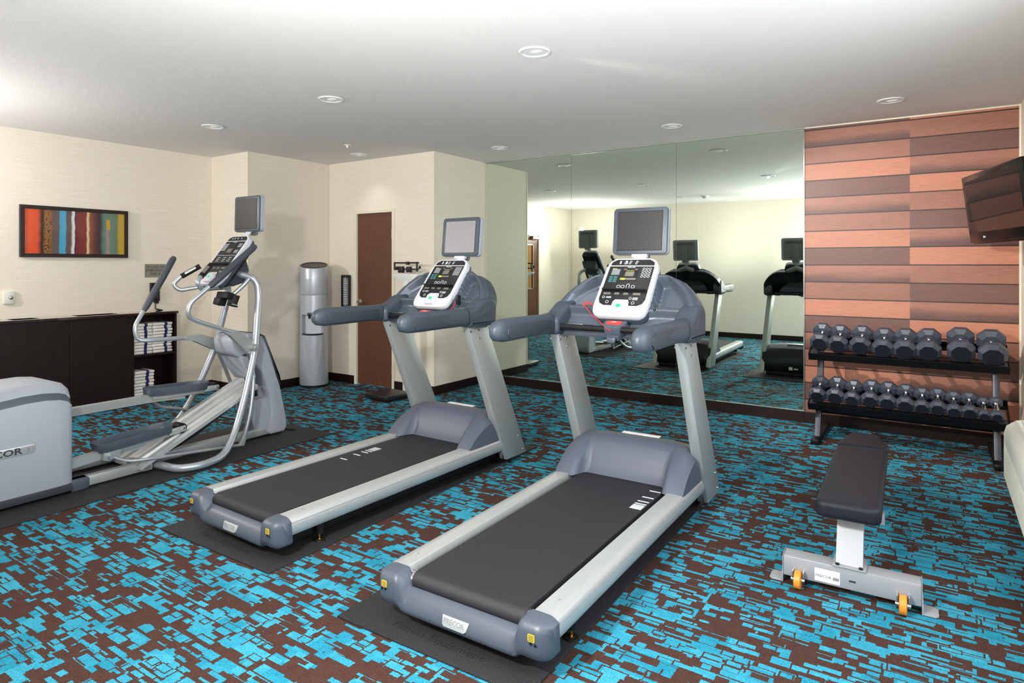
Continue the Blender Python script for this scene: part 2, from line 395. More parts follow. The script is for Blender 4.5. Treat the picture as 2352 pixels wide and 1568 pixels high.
struct(w.build('window_1', 'cream_trim', smooth=0))
# corner trims
slab('trim_1', (XB - .008, YA - .006, .1), (XB + .006, YA + .008, H), 'cream_trim', .002)
slab('trim_2', (XC - .016, YB - .006, .1), (XC + .006, YB + .016, H), 'cream_trim', .002)
slab('trim_3', (XD, YM - .010, H - .012), (XE, YM - .004, H), 'cream_trim')
slab('trim_4', (XE - .012, YM - .016, .1), (XE, YM - .004, H), 'cream_trim')
BH = .1
def base(name, a, b): slab(name, a, b, 'dark_baseboard', .002)
base('baseboard_left', (XA, 2.0, 0), (XA + .012, YA, BH)); base('baseboard_step', (XA, YA - .012, 0), (XB + .012, YA, BH))
base('baseboard_column', (XB, YA, 0), (XB + .012, YB, BH)); base('baseboard_closet', (XB, YB - .012, 0), (-5.875, YB, BH))
base('baseboard_closet_right', (-5.215, YB - .012, 0), (XC + .012, YB, BH)); base('baseboard_return', (XC, YB, 0), (XC + .012, YM, BH))
base('baseboard_mirror', (XC, YM - .016, 0), (XD, YM, BH)); base('baseboard_wood', (XD, YM - .018, 0), (XE, YM - .004, BH))
base('baseboard_right', (XE - .012, Y0, 0), (XE, YM, BH)); base('baseboard_back', (XA, Y0, 0), (XE, Y0 + .012, BH)); base('baseboard_left_rear', (XA, Y0, 0), (XA + .012, 1.02, BH))

# closet door
def door_closet():
    o = empty('door_1', (-5.545, YB, 0)); struct(o)
    MB().box((-.292, .012, .012), (.292, .052, 2.055), .001).build('door_leaf', 'door_veneer', o, 0)
    f = MB(); f.box((-.335, -.012, 0), (-.293, .12, 2.095), .002); f.box((.293, -.012, 0), (.335, .12, 2.095), .002); f.box((-.2925, -.012, 2.057), (.2925, .12, 2.094), .002)
    f.build('door_frame', 'cream_trim', o, 0)
    h = MB(); M = frame((-.255, .012, 1.0), (1, 0, 0), (0, 0, 1))
    h.lathe([(.0, 0), (.032, 0), (.03, .008), (.014, .012), (.012, .045), (0, .045)], 20, M=M)
    h.tube([(-.255, -.035, 1.0), (-.22, -.042, 1.0), (-.155, -.04, .995)], [.011, .010, .007], 10)
    h.build('door_handle', 'steel_hardware', o)
    for z in (.22, 1.80): MB().box((.272, .002, z - .055), (.2925, .014, z + .055), .002).build('door_hinge', 'steel_hardware', o, 0)
door_closet()
# entrance door on the left wall, seen in the mirror
def door_entry():
    o = empty('door_2', (XA, 1.52, 0)); struct(o)
    l = MB(); l.box((-.06, -.45, .01), (-.015, -.24, 2.06)); l.box((-.06, .02, .01), (-.015, .45, 2.06)); l.box((-.06, -.24, .01), (-.015, .02, .95)); l.box((-.06, -.24, 1.86), (-.015, .02, 2.06))
    l.build('door_leaf', 'door_veneer', o, 0)
    g = MB().box((-.045, -.235, .955), (-.03, .015, 1.855)).build('door_glass', 'wire_glass', o, 0)
    f = MB(); f.box((-.014, -.265, .93), (-.006, .045, .955)); f.box((-.014, -.265, 1.855), (-.006, .045, 1.88)); f.box((-.014, -.265, .93), (-.006, -.24, 1.88)); f.box((-.014, .02, .93), (-.006, .045, 1.88)); f.build('glass_frame', 'steel_hardware', o, 0)
    f = MB(); f.box((-.1, -.5, 0), (.012, -.452, 2.11)); f.box((-.1, .452, 0), (.012, .5, 2.11)); f.box((-.1, -.4515, 2.062), (.012, .4515, 2.109)); f.build('door_frame', 'cream_trim', o, 0)
    c = MB(); c.box((-.012, -.42, 1.98), (.05, -.16, 2.04), .008); c.box((.02, -.36, 2.05), (.04, -.02, 2.06)); c.build('door_closer', 'steel_hardware', o)
    for z in (.25, 1.1, 1.85): MB().box((-.016, -.462, z - .055), (-.004, -.44, z + .055)).build('door_hinge', 'steel_hardware', o, 0)
door_entry()

# mirror panels
xs = [XC + .013, -3.418, -2.207, XD - .006]
where = ['left, beside the corner of the cream wall', 'in the middle, behind the near treadmill screen', 'right, beside the plank wall']
for i in range(3):
    o = MB().box((xs[i] + .0015, YM - .011, BH + .004), (xs[i + 1] - .0015, YM - .003, H - .022)).build('wall_mirror_panel', 'mirror_glass', smooth=0)
    tag(o, 'large frameless wall mirror panel on the ' + where[i], 'mirror', 'frameless mirror panels on the far wall')
slab('trim_5', (XC + .013, YM - .014, H - .022), (XD, YM - .003, H - .006), 'mirror_edge'); slab('trim_6', (XC + .013, YM - .020, BH), (XD, YM - .003, BH + .006), 'mirror_edge')
slab('trim_7', (XD - .006, YM - .016, BH), (XD + .004, YM - .004, H - .006), 'mirror_edge')

# ------------------------------------------------------------------ ceiling fixtures
def downlight(x, y, lab, lamp_tilt=0, power=0):
    o = empty('recessed_downlight', (x, y, H)); tag(o, lab, 'ceiling light', 'recessed round downlights in the ceiling')
    MB().lathe([(.074, -.001), (.094, -.001), (.094, -.005), (.088, -.009), (.076, -.007), (.074, -.001)], 32).build('trim_ring', 'fixture_white', o)
    MB().lathe([(.0745, -.004), (.074, -.001), (.060, -.0008), (.05, -.0006), (0, -.0006)], 32).build('reflector', 'fixture_white', o)
    M = Matrix.Translation((.01, .012, -.004)) @ Matrix.Rotation(R(12), 4, 'X')
    MB().lathe([(0, -.006), (.030, -.005), (.040, .001), (.041, .004), (0, .004)], 24, M=M).build('lamp', 'lamp_off', o)
    light('downlight_glow', 'SPOT', (x, y, H - .03), 6, (1, .93, .82), .04, aim=(x, y, 0), spot=110, blend=.8)
DL = [(-1.97, 3.2, 'white round ceiling downlight, the largest and nearest one in view'), (-3.82, 3.26, 'white round ceiling downlight above the gap between elliptical and far treadmill'),
      (-5.465, 3.31, 'white round ceiling downlight nearest the framed picture wall'), (-5.465, 5.06, 'white round ceiling downlight beside the sprinkler head, before the closet door wall'),
      (-3.9, 5.62, 'white round ceiling downlight beside the left end of the mirrors'), (-1.99, 5.6, 'white round ceiling downlight above the middle of the mirrors'),
      (-.288, 5.65, 'white round ceiling downlight in front of the plank wall'), (-3.93, 1.09, 'white round ceiling downlight seen only in the mirror, near the back wall')]
for x, y, l in DL: downlight(x, y, l)
o = empty('sprinkler_head', (-5.143, 4.61, H)); tag(o, 'small white sprinkler head under the ceiling before the closet door wall', 'sprinkler')
MB().lathe([(0, 0), (.035, 0), (.033, -.006), (.012, -.008), (.009, -.03), (0, -.03)], 20).build('escutcheon', 'fixture_white', o)
f = MB(); f.tube([(-.008, 0, -.028), (-.014, 0, -.045), (-.004, 0, -.06)], .003, 8); f.tube([(.008, 0, -.028), (.014, 0, -.045), (.004, 0, -.06)], .003, 8); f.lathe([(0, -.06), (.018, -.060), (.018, -.063), (0, -.063)], 16); f.build('deflector', 'steel_hardware', o)
o = empty('smoke_detector', (-3.5, 1.10, H)); tag(o, 'white smoke detector on the ceiling, seen in the mirror', 'smoke detector')
MB().lathe([(0, 0), (.075, 0), (.075, -.012), (.055, -.02), (.05, -.045), (.03, -.055), (0, -.055)], 28).build('detector_body', 'fixture_white', o)
MB().lathe([(.053, -.024), (.0535, -.030), (.0515, -.036)], 28).build('vent_ring', 'ink_grey', o)

# ------------------------------------------------------------------ rubber mats
def rubber_mat(loc, rz, w, l, lab, txt=True):
    o = empty('rubber_mat', loc, rz); tag(o, lab, 'floor mat', 'black rubber mats under the machines')
    MB().box((-w / 2, 0, .0), (w / 2, l, .009), .003).build('mat_sheet', 'mat_rubber', o)
    if txt: text('embossed_lettering', 'Fitness Equipment', .052, 'emboss_rubber', frame((0, .085, .0092), (1, 0, 0), (0, 1, 0)), o, .0006, xs=1.15)
rubber_mat((-1.585, 1.78, 0), 1.0, .91, 2.44, 'black speckled rubber mat under the near treadmill')
rubber_mat((-3.055, 1.835, 0), .8, .93, 2.46, 'black speckled rubber mat under the far treadmill')
rubber_mat((-4.715, 1.22, 0), .6, .93, 2.45, 'black speckled rubber mat under the elliptical trainer', False)

MXZ = Matrix(((0, 0, 1, 0), (1, 0, 0, 0), (0, 1, 0, 0), (0, 0, 0, 1)))   # (y, z, x) profile -> world
# ------------------------------------------------------------------ shared console pieces
def monitor(root, M, w=.35, h=.29, glass='screen_glass_dark'):
    """M: frame at the centre of the screen face, x right, y up, z towards the user"""
    mo = MB().prism(rrect(-w / 2, -h / 2, w / 2, h / 2, .024), -.045, 0, .005, M=M).build('monitor', 'cowl_plastic', root)
    MB().prism(rrect(-w / 2 - .002, -h / 2 - .002, w / 2 + .002, h / 2 + .002, .026), -.050, -.012, .003, M=M).build('monitor_edge', 'housing_plastic', mo)
    MB().prism(rrect(-w / 2 + .03, -h / 2 + .022, w / 2 - .03, h / 2 - .022, .004), -.002, .0012, M=M).build('screen_surround', 'console_black', mo, 0)
    MB().prism(rrect(-w / 2 + .034, -h / 2 + .027, w / 2 - .034, h / 2 - .027, .003), .001, .002, M=M).build('screen', glass, mo, 0)
    b = MB(); b.prism(rrect(-w / 2 + .025, -h / 2 + .02, w / 2 - .025, h / 2 - .02, .03), -.068, -.045, .012, M=M)
    b.prism(rrect(-.045, -h / 2 - .03, .045, .06, .02), -.085, -.06, .01, M=M); b.build('back_shell', 'grey_back_plastic', mo)
    v = MB()
    for k in range(24):
        x = -w * .33 + k * w * .66 / 23; v.box((x - .0018, h * .27 - abs(k - 11.5) * .0008, -.0690), (x + .0018, h * .37, -.0676), M=M)
    v.build('back_vents', 'console_black', mo, 0)

def board(root, M, L=.43, w=.33, kind='treadmill'):
    """console panel in frame M: x right, y up the slope from 0..L, z out"""
    hw = w / 2
    body = [(-hw + .04, 0), (hw - .04, 0), (hw - .012, .018), (hw, .06), (hw - .004, L - .07), (hw - .022, L - .02), (hw - .06, L), (-hw + .06, L), (-hw + .022, L - .02), (-hw + .004, L - .07), (-hw, .06), (-hw + .012, .018)]
    body = rpoly(body, .03)
    bd = MB().prism(body, -.035, .012, .008, M=M, ins=.002).build('console_board', 'white_plastic', root)
    MB().prism([(x * 1.0, y - .004) for x, y in body], -.055, -.018, .004, M=M).build('console_underside', 'cowl_plastic', bd)
    iw = hw - .024
    # black fascia with a notch for the keypad
    fa = [(-iw + .04, .075), (-.052, .075), (-.05, .10), (-.04, .118), (.04, .118), (.05, .10), (.052, .075), (iw - .04, .075), (iw - .012, .09), (iw, .12), (iw - .003, L - .068), (-iw + .003, L - .068), (-iw, .12), (-iw + .012, .09)]
    fas = MB().prism(fa, .010, .0135, M=M).build('fascia', 'console_black', bd, 0)
    tp = [(-iw + .005, L - .060), (iw - .005, L - .060), (iw - .01, L - .035), (iw - .04, L - .016), (-iw + .04, L - .016), (-iw + .01, L - .035)]
    MB().prism(tp, .010, .0135, M=M).build('top_fascia', 'console_black', bd, 0)
    def P(a, b, m, nm, z=.0135, t=.0008, r=.002): return MB().prism(rrect(a[0], a[1], b[0], b[1], r, 2), z, z + t, M=M).build(nm, m, fas, 0)
    def ring(cx, cy, r, q, th=.0012):
        pts = [(cx + r * math.cos(2 * math.pi * k / 16), cy + r * math.sin(2 * math.pi * k / 16)) for k in range(16)]
        q.tube([M @ Vector((x, y, .0142)) for x, y in pts + pts[:1]], th, 5)
    if kind == 'treadmill':
        P((-.055, .255), (.052, L - .085), 'black_shell', 'display_window', t=.0012)
        P((-.028, .29), (.028, .325), 'lcd_grey', 'dot_display', .0147)
        P((-.05, .262), (-.02, .276), 'lcd_yellow', 'profile_lit', .0147); P((-.02, .262), (.048, .276), 'lcd_grey', 'profile_unlit', .0147)
        cols = ['stop_red', 'yellow_sticker', 'lcd_yellow', 'led_green', 'lcd_yellow', 'yellow_sticker', 'stop_red']
        for k, c in enumerate(cols): P((-.027 + k * .008, .331), (-.021 + k * .008, .335), c, 'intensity_light', .0147)
        P((-.045, .338), (-.024, .346), 'lcd_grey', 'small_display', .0147); P((.026, .338), (.046, .346), 'lcd_grey', 'small_display', .0147)
        P((-.118, .300), (-.066, .345), 'ink_grey', 'instruction_panel')
        P((-.118, .345), (-.09, .350), 'yellow_sticker', 'instruction_heading')
        q = MB()
        for r_ in range(3):
            for c_ in range(2): q.prism(rrect(-.122 + c_ * .028, .245 + r_ * .016, -.099 + c_ * .028, .257 + r_ * .016, .003, 2), .0135, .0143, M=M)
        q.build('program_keys', 'key_teal', fas, 0)
        q = MB()
        for r_ in range(4):
            for c_ in range(3): ring(.080 + c_ * .020, .348 - r_ * .0195, .0072, q)
        for x in (-.045, -.018, .045): ring(x, .212, .0105, q, .0014)
        pts = rrect(.004, .194, .022, .232, .0088, 4); q.tube([M @ Vector((x, y, .0142)) for x, y in pts + pts[:1]], .0014, 5)
        for x, y in ((-.116, .132), (.052, .127)): ring(x, y, .0075, q)
        for x, y in ((-.085, .098), (.075, .095)): ring(x, y, .009, q)
        q.build('round_keys', 'key_white', fas)
        text('maker_lettering', 'PRECOR', .013, 'key_white', M @ Matrix.Translation((0, L - .077, .0145)), fas, .0003)
        q = MB()
        for x in (-.085, -.045): q.prism(rrect(x + 0, L - .050, x + .010, L - .026, .003, 2), .0137, .0142, M=M)
        for k, x in enumerate((-.045, -.015, .025)): ring(x, L - .032, .006, q); ring(x - .004, L - .045, .006, q)
        q.build('media_keys', 'key_white', bd, 0)
        for x0, x1 in ((-.125, -.08), (-.055, -.025), (.0, .03), (.060, .105)): P((x0, .152), (x1, .168), 'lcd_grey', 'readout')
        q = MB()
        for x0, y0_, n in ((-.10, .134, 2), (.066, .130, 3)):
            for k in range(n): q.prism([(x0, y0_ - k * .007), (x0 + .032, y0_ - k * .007), (x0 + .032, y0_ + .003 - k * .007), (x0, y0_ + .003 - k * .007)], .0135, .0140, M=M)
        q.build('key_captions', 'key_white', fas, 0)
        sy = .183
    else:
        P((-.052, .30), (.05, L - .085), 'black_shell', 'display_window', t=.0012); P((-.03, .315), (.03, .355), 'lcd_grey', 'dot_display', .0147)
        P((.07, L - .13), (.115, L - .09), 'ink_grey', 'instruction_panel'); P((.07, .31), (.115, .345), 'ink_grey', 'instruction_panel')
        q = MB()
        for r_ in range(4):
            for c_ in range(3): ring(-.115 + c_ * .020, L - .10 - r_ * .019, .007, q)
        q.build('round_keys', 'key_white', fas)
        P((-hw + .03, .286), (hw - .03, .289), 'key_white', 'divider_line')
        q = MB()
        random.seed(3)
        for x0 in (-.09, -.01, .06):
            for r_ in range(3):
                for c_ in range(2): q.prism(rrect(x0 + c_ * .02, .225 + r_ * .018, x0 + .012 + c_ * .02, .232 + r_ * .018, .002, 2), .0135, .0141, M=M)
        q.build('program_keys', 'key_white', fas, 0)
        text('maker_lettering', 'PRECOR', .013, 'key_white', M @ Matrix.Translation((0, L - .077, .0145)), fas, .0003)
        q = MB()
        for x in (-.07, -.04, 0, .05): ring(x, L - .036, .006, q)
        q.build('media_keys', 'key_white', bd)
        for x0, x1 in ((-.125, -.08), (-.055, -.025), (.0, .03), (.060, .105)): P((x0, .15), (x1, .168), 'lcd_grey', 'readout')
        for x0 in (-.12, .065): P((x0, .115), (x0 + .05, .13), 'ink_grey', 'key_captions')
        sy = .195
    MB().box((-hw + .03, sy - .004, .012), (hw - .03, sy + .004, .034), .002, M=M).build('reading_rack', 'console_black', bd)
    # keypad
    kp = MB().prism(rrect(-.045, .015, .045, .105, .020), .006, .030, .008, M=M).build('control_pad', 'white_plastic', bd)
    MB().prism(rrect(-.014, .050, .014, .074, .006), .029, .0315, .001, M=M).build('start_button', 'led_green', kp)
    q = MB()
    for sx in (-1, 1):
        for y in (.035, .06, .087): q.prism([(sx * .032 - .004, y), (sx * .032 + .004, y), (sx * .032, y + .005)], .0301, .0308, M=M)
    q.build('arrow_marks', 'led_green' if kind == 'treadmill' else 'ink_grey', kp, 0)

# ------------------------------------------------------------------ treadmill
def treadmill(loc, rz, lab, near):
    T = empty('treadmill', loc, rz); tag(T, lab, 'treadmill', 'treadmills in the middle of the room')
    # side rails
    for s in (-1, 1):
        prof = [(.300, .130), (.36, .114), (.388, .119), (.401, .140), (.403, .170), (.396, .196), (.386, .205), (.352, .208), (.303, .208), (.300, .204)]
        rl = MB().loft([[(s * x, y, z) for x, z in prof] for y in (.091, 1.90)]).build('side_rail', 'brushed_aluminium', T, 40)
        g = MB().loft([[(s * x, y, z) for x, z in ((.3985, .186), (.4015, .183), (.3985, .180))] for y in (.08, 1.90)]); g.build('groove_line', 'ink_grey', rl, 0)
        s_ = MB().lathe([(0, .2085), (.0055, .2085), (.005, .2095), (0, .2095)], 12, (s * .345, .20, 0)); s_.build('rail_screw', 'ink_grey', rl)
    MB().box((-.31, .145, .045), (.31, 1.95, .165), .004).build('deck_frame', 'black_rubber', T)
    # rear roller and belt
    MB().cyl((-.299, .105, .160), (.299, .105, .160), .034, n=24).build('rear_roller', 'polished_chrome', T)
    ring = []
    for k in range(13):
        a = R(90 + 180 * k / 12); ring.append((.105 + .0375 * math.cos(a), .160 + .0375 * math.sin(a)))
    ring += [(1.75, .1225), (1.75, .1975)]
    bl = MB().loft([[(x, y, z) for y, z in ring] for x in (-.262, .270)]).build('running_belt', 'belt_rubber', T)
    q = MB()
    if near: ys, xa, xb = [1.493, 1.386, 1.319, 1.281, 1.258, 1.240, 1.224, 1.208], .200, .262
    else: ys, xa, xb = [.895, 1.005, 1.072, 1.105, 1.131, 1.150, 1.168, 1.186], -.205, -.143
    for y in ys: q.box((xa, y - .0055, .1974), (xb, y + .0055, .1986))
    q.build('belt_marks', 'key_white', bl, 0)
    # rear end cap: a U of plastic swept across
    N = 60; rings = []
    MID = [(.066, .150), (.056, .150), (.034, .128), (.020, .104), (.012, .084), (.014, .066), (.030, .055), (.10, .055)]
    COR = [(.092, .2085), (.030, .2075), (.010, .199), (.002, .175), (.001, .115), (.010, .086), (.036, .070), (.10, .068)]
    for k in range(N + 1):
        x = -.403 + .806 * k / N; ax = abs(x)
        t = min(max((ax - .255) / .036, 0), 1); t = t * t * (3 - 2 * t)
        e = min(max((ax - .355) / .048, 0), 1) ** 2.6
        rings.append([(x, (m[0] * (1 - t) + c[0] * t) * (1 - e) + e * max(.045, c[0]), (m[1] * (1 - t) + c[1] * t) * (1 - e * .28) + e * .28 * .145) for m, c in zip(MID, COR)])
    cp = MB().loft(rings).build('rear_end_cap', 'cap_plastic', T, 50)
    pl = MB(); Mp = frame((0, .0185, .104), (1, 0, 0), (0, .45, 1))
    pl.prism([(-.062, .012), (.062, .012), (.056, -.018), (.046, -.026), (-.046, -.026), (-.056, -.018)], -.003, .004, .001, M=Mp)
    lp = pl.build('logo_plate', 'brushed_aluminium', cp)
    text('maker_lettering', 'PRECOR', .026, 'ink_grey', Mp @ Matrix.Translation((-.004, -.006, .0045)), lp, .0004, bold=.0003)
    for s in (-1, 1):
        q = MB().prism(rrect(s * .345 - .016, .150, s * .345 + .012, .176, .004, 2), -.0008, .0012, M=frame((0, -.0005, 0), (1, 0, 0), (0, 0, 1)))
        st = q.build('warning_sticker', 'yellow_sticker', cp, 0)
        q = MB()
        for k in range(4): q.box((s * .345 - .013, -.0022, .1535 + k * .0055), (s * .345 + .009, -.0015, .1555 + k * .0055))
        q.build('sticker_text', 'ink_dark', st, 0)
        q = MB()
        for dx, dz in ((.014, .142), (-.004, .143)): q.lathe([(0, 0), (.0055, 0), (.0055, .0018), (0, .0018)], 12, M=frame((s * .345 + s * dx, 0.0004, dz), (1, 0, 0), (0, 0, 1)))
        q.build('screw_hole', 'console_black', cp)
    # feet
    for s in (-1, 1):
        q = MB(); q.lathe([(0, 0), (.030, 0), (.028, .007), (0, .010)], 20, (s * .335, .31, .0095)); q.cyl((s * .335, .31, .05), (s * .335, .31, .13), .022); lf = q.build('leveling_foot', 'black_rubber', T)
        q = MB(); q.lathe([(.013, .016), (.013, .020), (.006, .021), (.006, .045), (0, .045), (0, .016)], 14, (s * .335, .31, .0)); q.build('foot_bolt', 'brass', lf)
    MB().box((-.33, 1.90, .0095), (.33, 2.08, .06), .01).build('front_feet', 'black_rubber', T)
    # motor hood : wings at the sides, scooped face in the middle
    def hoodprof(x):
        ax = abs(x); t = min(max((ax - .235) / .045, 0), 1); t = t * t * (3 - 2 * t)
        e = max(0, (ax - .30) / .085); drop = .055 * e ** 2
        zt = .405 - .022 * (ax / .385) ** 2 - drop
        wing = [(1.475, .2), (1.51, .245), (1.565, .30), (1.64, .35), (1.715, .385), (1.79, zt)]
        mid = [(1.585, .199), (1.602, .215), (1.622, .245), (1.648, .30), (1.682, .365), (1.715, zt - .004)]
        r = [(m[0] * (1 - t) + w_[0] * t, m[1] * (1 - t) + (w_[1] - drop * (k / 5)) * t) for k, (m, w_) in enumerate(zip(mid, wing))]
        r += [(1.79, zt), (1.86, zt - .008), (1.95, zt - .050)]
        return r
    top = []
    for k in range(61):
        x = -.388 + .776 * k / 60; top.append([(x, y, z) for y, z in hoodprof(x)])
    hd = MB(); hd.loft(top, closed=False)
    for s in (-1, 1):     # side skirts
        pr = hoodprof(s * .388); hd.loft([[(s * .388, y, z) for y, z in pr], [(s * .392, max(y, 1.475), .195) for y, z in pr]], closed=False)
    hd.build('motor_hood', 'hood_plastic', T, 50)
    front = []
    for k in range(41):
        x = -.388 + .776 * k / 40; p0 = hoodprof(x)[-1]; e = max(0, (abs(x) - .3) / .088) ** 2
        front.append([(x, p0[0], p0[1]), (x, 2.03 - .02 * e, .30), (x, 2.075 - .03 * e, .22), (x, 2.085 - .03 * e, .10), (x, 2.06 - .03 * e, .055), (x, 1.9, .05)])
    fc = MB(); fc.loft(front, closed=False)
    for s in (-1, 1): fc._add([(s * .388, y, z) for y, z in ((1.95, .33), (2.0, .30), (2.04, .22), (2.05, .10), (2.03, .055), (1.85, .05), (1.85, .33))], [list(range(7))])
    fr = fc.build('front_cover', 'black_shell', T, 50)
    text('maker_lettering', 'PRECOR', .07, 'console_black', frame((0, 2.088, .17), (-1, 0, 0), (0, 0, 1)), fr, .001)
    q = MB().box((-.05, 2.084, .095), (-.005, 2.0875, .135)); q.box((.01, 2.084, .105), (.06, 2.0875, .12)); q.build('rating_label', 'label_white', fr, 0)
    q = MB().box((-.11, 1.835, .3995), (.13, 1.87, .4035)); q.build('hood_label', 'label_white', T, 0)
    # uprights
    for s in (-1, 1):
        yb0, yb1, yt0, yt1 = 1.875, 2.125, 1.435, 1.640
        t = bmesh.new()
        vs = [t.verts.new(v) for v in ((s * .347, yb0, .05), (s * .412, yb0, .05), (s * .412, yb1, .05), (s * .347, yb1, .05), (s * .352, yt0, 1.06), (s * .407, yt0, 1.06), (s * .407, yt1, 1.06), (s * .352, yt1, 1.06))]
        for f in ((0, 1, 2, 3), (4, 5, 6, 7), (0, 1, 5, 4), (1, 2, 6, 5), (2, 3, 7, 6), (3, 0, 4, 7)): t.faces.new([vs[i] for i in f])
        bmesh.ops.recalc_face_normals(t, faces=list(t.faces)); bmesh.ops.bevel(t, geom=list(t.edges), offset=.006, segments=2, affect='EDGES', profile=.5)
        m = MB(); m.merge(t); up = m.build('upright', 'silver_powder', T)
        q = MB()
        for y, z in ((2.02, .19), (2.075, .085)): q.lathe([(0, 0), (.007, 0), (.006, .003), (0, .003)], 12, M=frame((s * .412, y, z), (0, s, 0), (0, 0, 1)))
        for y, z in ((1.47, 1.0), (1.55, 1.005), (1.56, .95)):
            for side in (s * .4075, s * .352 - s * .0): q.lathe([(0, 0), (.007, 0), (.006, .004), (0, .004)], 12, M=frame((side, y, z), (0, 1 if side > 0 and abs(side) > .4 else -1, 0), (0, 0, 1)) if False else frame((side, y, z), (0, (s if abs(side) > .4 else -s), 0), (0, 0, 1)))
        q.build('bolts', 'polished_chrome', up)
    # console cowl : height field over the console plane
    sl = R(50); O = Vector((0, 1.48, 1.09)); Vv = Vector((0, math.cos(sl), math.sin(sl))); Nn = Vector((0, -math.sin(sl), math.cos(sl)))
    MC = Matrix(((1, 0, 0, O.x), (0, Vv.y, Nn.y, O.y), (0, Vv.z, Nn.z, O.z), (0, 0, 0, 1)))
    edge = [(-.05, .440), (0, .448), (.06, .452), (.12, .450), (.18, .438), (.24, .412), (.30, .368), (.35, .318), (.385, .255), (.405, .16), (.41, .08)]
    def halfw(v):
        for (a, b), (c, d) in zip(edge, edge[1:]):
            if a <= v <= c: return b + (d - b) * (v - a) / (c - a)
        return edge[0][1] if v < edge[0][0] else edge[-1][1]
    def sm(t): t = min(max(t, 0), 1); return t * t * (3 - 2 * t)
    def field(u, v):
        a = abs(u)
        # upper wells
        d = min((a - .165) / .018, (v - .148) / .022, (halfw(v) - .050 - a) / .045, (.378 - v) / .035)
        w = -.085 * sm(d) * (.55 + .45 * sm((.40 - a) / .25))
        # lower bays
        bay_top = .132 - .20 * max(0, .20 - a); d2 = min((bay_top - v) / .030, (.43 - a) / .05, 1)
        w -= .045 * sm(d2) * sm((v + .12) / .10) if d2 > 0 else 0
        # crown at the outer rim
        w -= .030 * sm((a - halfw(v) + .035) / .035)
        return w
    NU, NV = 84, 60; rows = []
    for j in range(NV + 1):
        v = -.055 + (.41 + .055) * j / NV; hwid = halfw(v)
        rows.append([MC @ Vector((hwid * (2 * i / NU - 1), v, field(hwid * (2 * i / NU - 1), v) - .02 * sm((v - .385) / .025))) for i in range(NU + 1)])
    cw = MB(); cw.loft(rows, closed=False)
    # rim wrapping forward
    def back(p, k):
        f = p - MC @ Vector((0, 0, 0)); v = f.dot(Vv)
        return Vector((p.x * (.985 if k else 1.0), p.y + (.05, .13)[k] * (1 - .35 * sm(v / .4)), max(p.z - (.004, .02)[k], 1.02)))
    L_ = [r[0] for r in rows]; R_ = [r[-1] for r in rows]; Tt = rows[-1]
    rim = L_ + Tt[1:-1] + R_[::-1]
    cw.loft([rim, [back(p, 0) for p in rim], [back(p, 1) for p in rim]], closed=False)
    cw.loft([rows[0], [Vector((p.x, p.y + .06, 1.045)) for p in rows[0]]], closed=False)
    cwl = cw.build('console_cowl', ['cowl_plastic', 'painted_sheen_and_silver'], T, 60)
    for p in cwl.data.polygons[:NU * NV]:
        q = MC.inverted() @ p.center
        if q.z < -.012 and abs(q.x) < halfw(q.y) - .04: p.material_index = 1  # highlight in the glossy wells painted as a lighter material
    # forward black shell
    sh = MB(); rim2 = [back(p, 1) for p in rim]; cen = Vector((0, 1.74, 1.16))
    sh.loft([rim2, [Vector((p.x * .93, p.y + .012, p.z - .012 if p.z > 1.05 else p.z)) for p in rim2], [Vector((p.x * .84, p.y - .045, 1.03 + (p.z - 1.03) * .72)) for p in rim2], [Vector((p.x * .55, 1.66, 1.03 + (p.z - 1.03) * .5)) for p in rim2]], closed=False)
    sh.box((-.40, 1.60, 1.035), (.40, 1.72, 1.075), .01)
    s2 = sh.build('front_shell', 'black_shell', T, 50)
    text('maker_lettering', 'PRECOR', .045, 'label_white', frame((0, 1.862, 1.375), (-1, 0, 0), (0, -.30, 1)), s2, .001)
    # embossed marks in the wells
    for s in (-1, 1): text('embossed_numerals', '360', .04, 'cowl_plastic', MC @ Matrix.Translation((s * .265, .255, -.082)), cwl, .002) if False else None
    # side cheeks joining cowl and uprights
    for s in (-1, 1):
        pr = rpoly([(1.41, 1.03), (1.405, 1.13), (1.47, 1.155), (1.575, 1.215), (1.665, 1.23), (1.715, 1.18), (1.705, 1.03)], .03)
        MB().prism(pr, s * .392 - .055, s * .392 + .058, .028, M=MXZ, seg=5, ins=.004).build('side_cheek', 'cowl_plastic', T, 60)
    # handrails
    for s in (-1, 1):
        rg = []
        for y, cz, hh, ww, cx in ((.822, 1.096, .012, .010, .392), (.832, 1.096, .034, .026, .392), (.855, 1.096, .050, .038, .392), (.90, 1.097, .059, .044, .392), (1.0, 1.098, .061, .046, .392), (1.2, 1.098, .058, .046, .395), (1.36, 1.097, .056, .047, .398), (1.42, 1.097, .058, .050, .402), (1.50, 1.10, .064, .050, .402), (1.56, 1.12, .07, .046, .402)):
            ring = []
            for k in range(24):
                a = 2 * math.pi * k / 24; c_, s_ = math.cos(a), math.sin(a)
                ring.append((s * cx + ww * math.copysign(abs(c_) ** .7, c_), y + .02 * 0, cz + hh * math.copysign(abs(s_) ** .7, s_) + (y - .82) * 0))
            rg.append(ring)
        hr = MB().loft(rg).build('handrail', 'cowl_plastic', T, 60)
        MB().loft([[(x + (x - s * .4) * .02, y_, 1.098 + (z - 1.098) * 1.02) for x, _, z in rg[7]] for y_ in (1.403, 1.407)], cap=False).build('seam', 'console_black', hr)
        q = MB(); 
        for sx in (1,):
            X = s * .392 + sx * .0455; q._add([(X, .90, 1.085), (X, .93, 1.055), (X, 1.30, 1.055), (X, 1.36, 1.07), (X, 1.36, 1.13), (X, .95, 1.13), (X, .90, 1.115)], [list(range(7))])
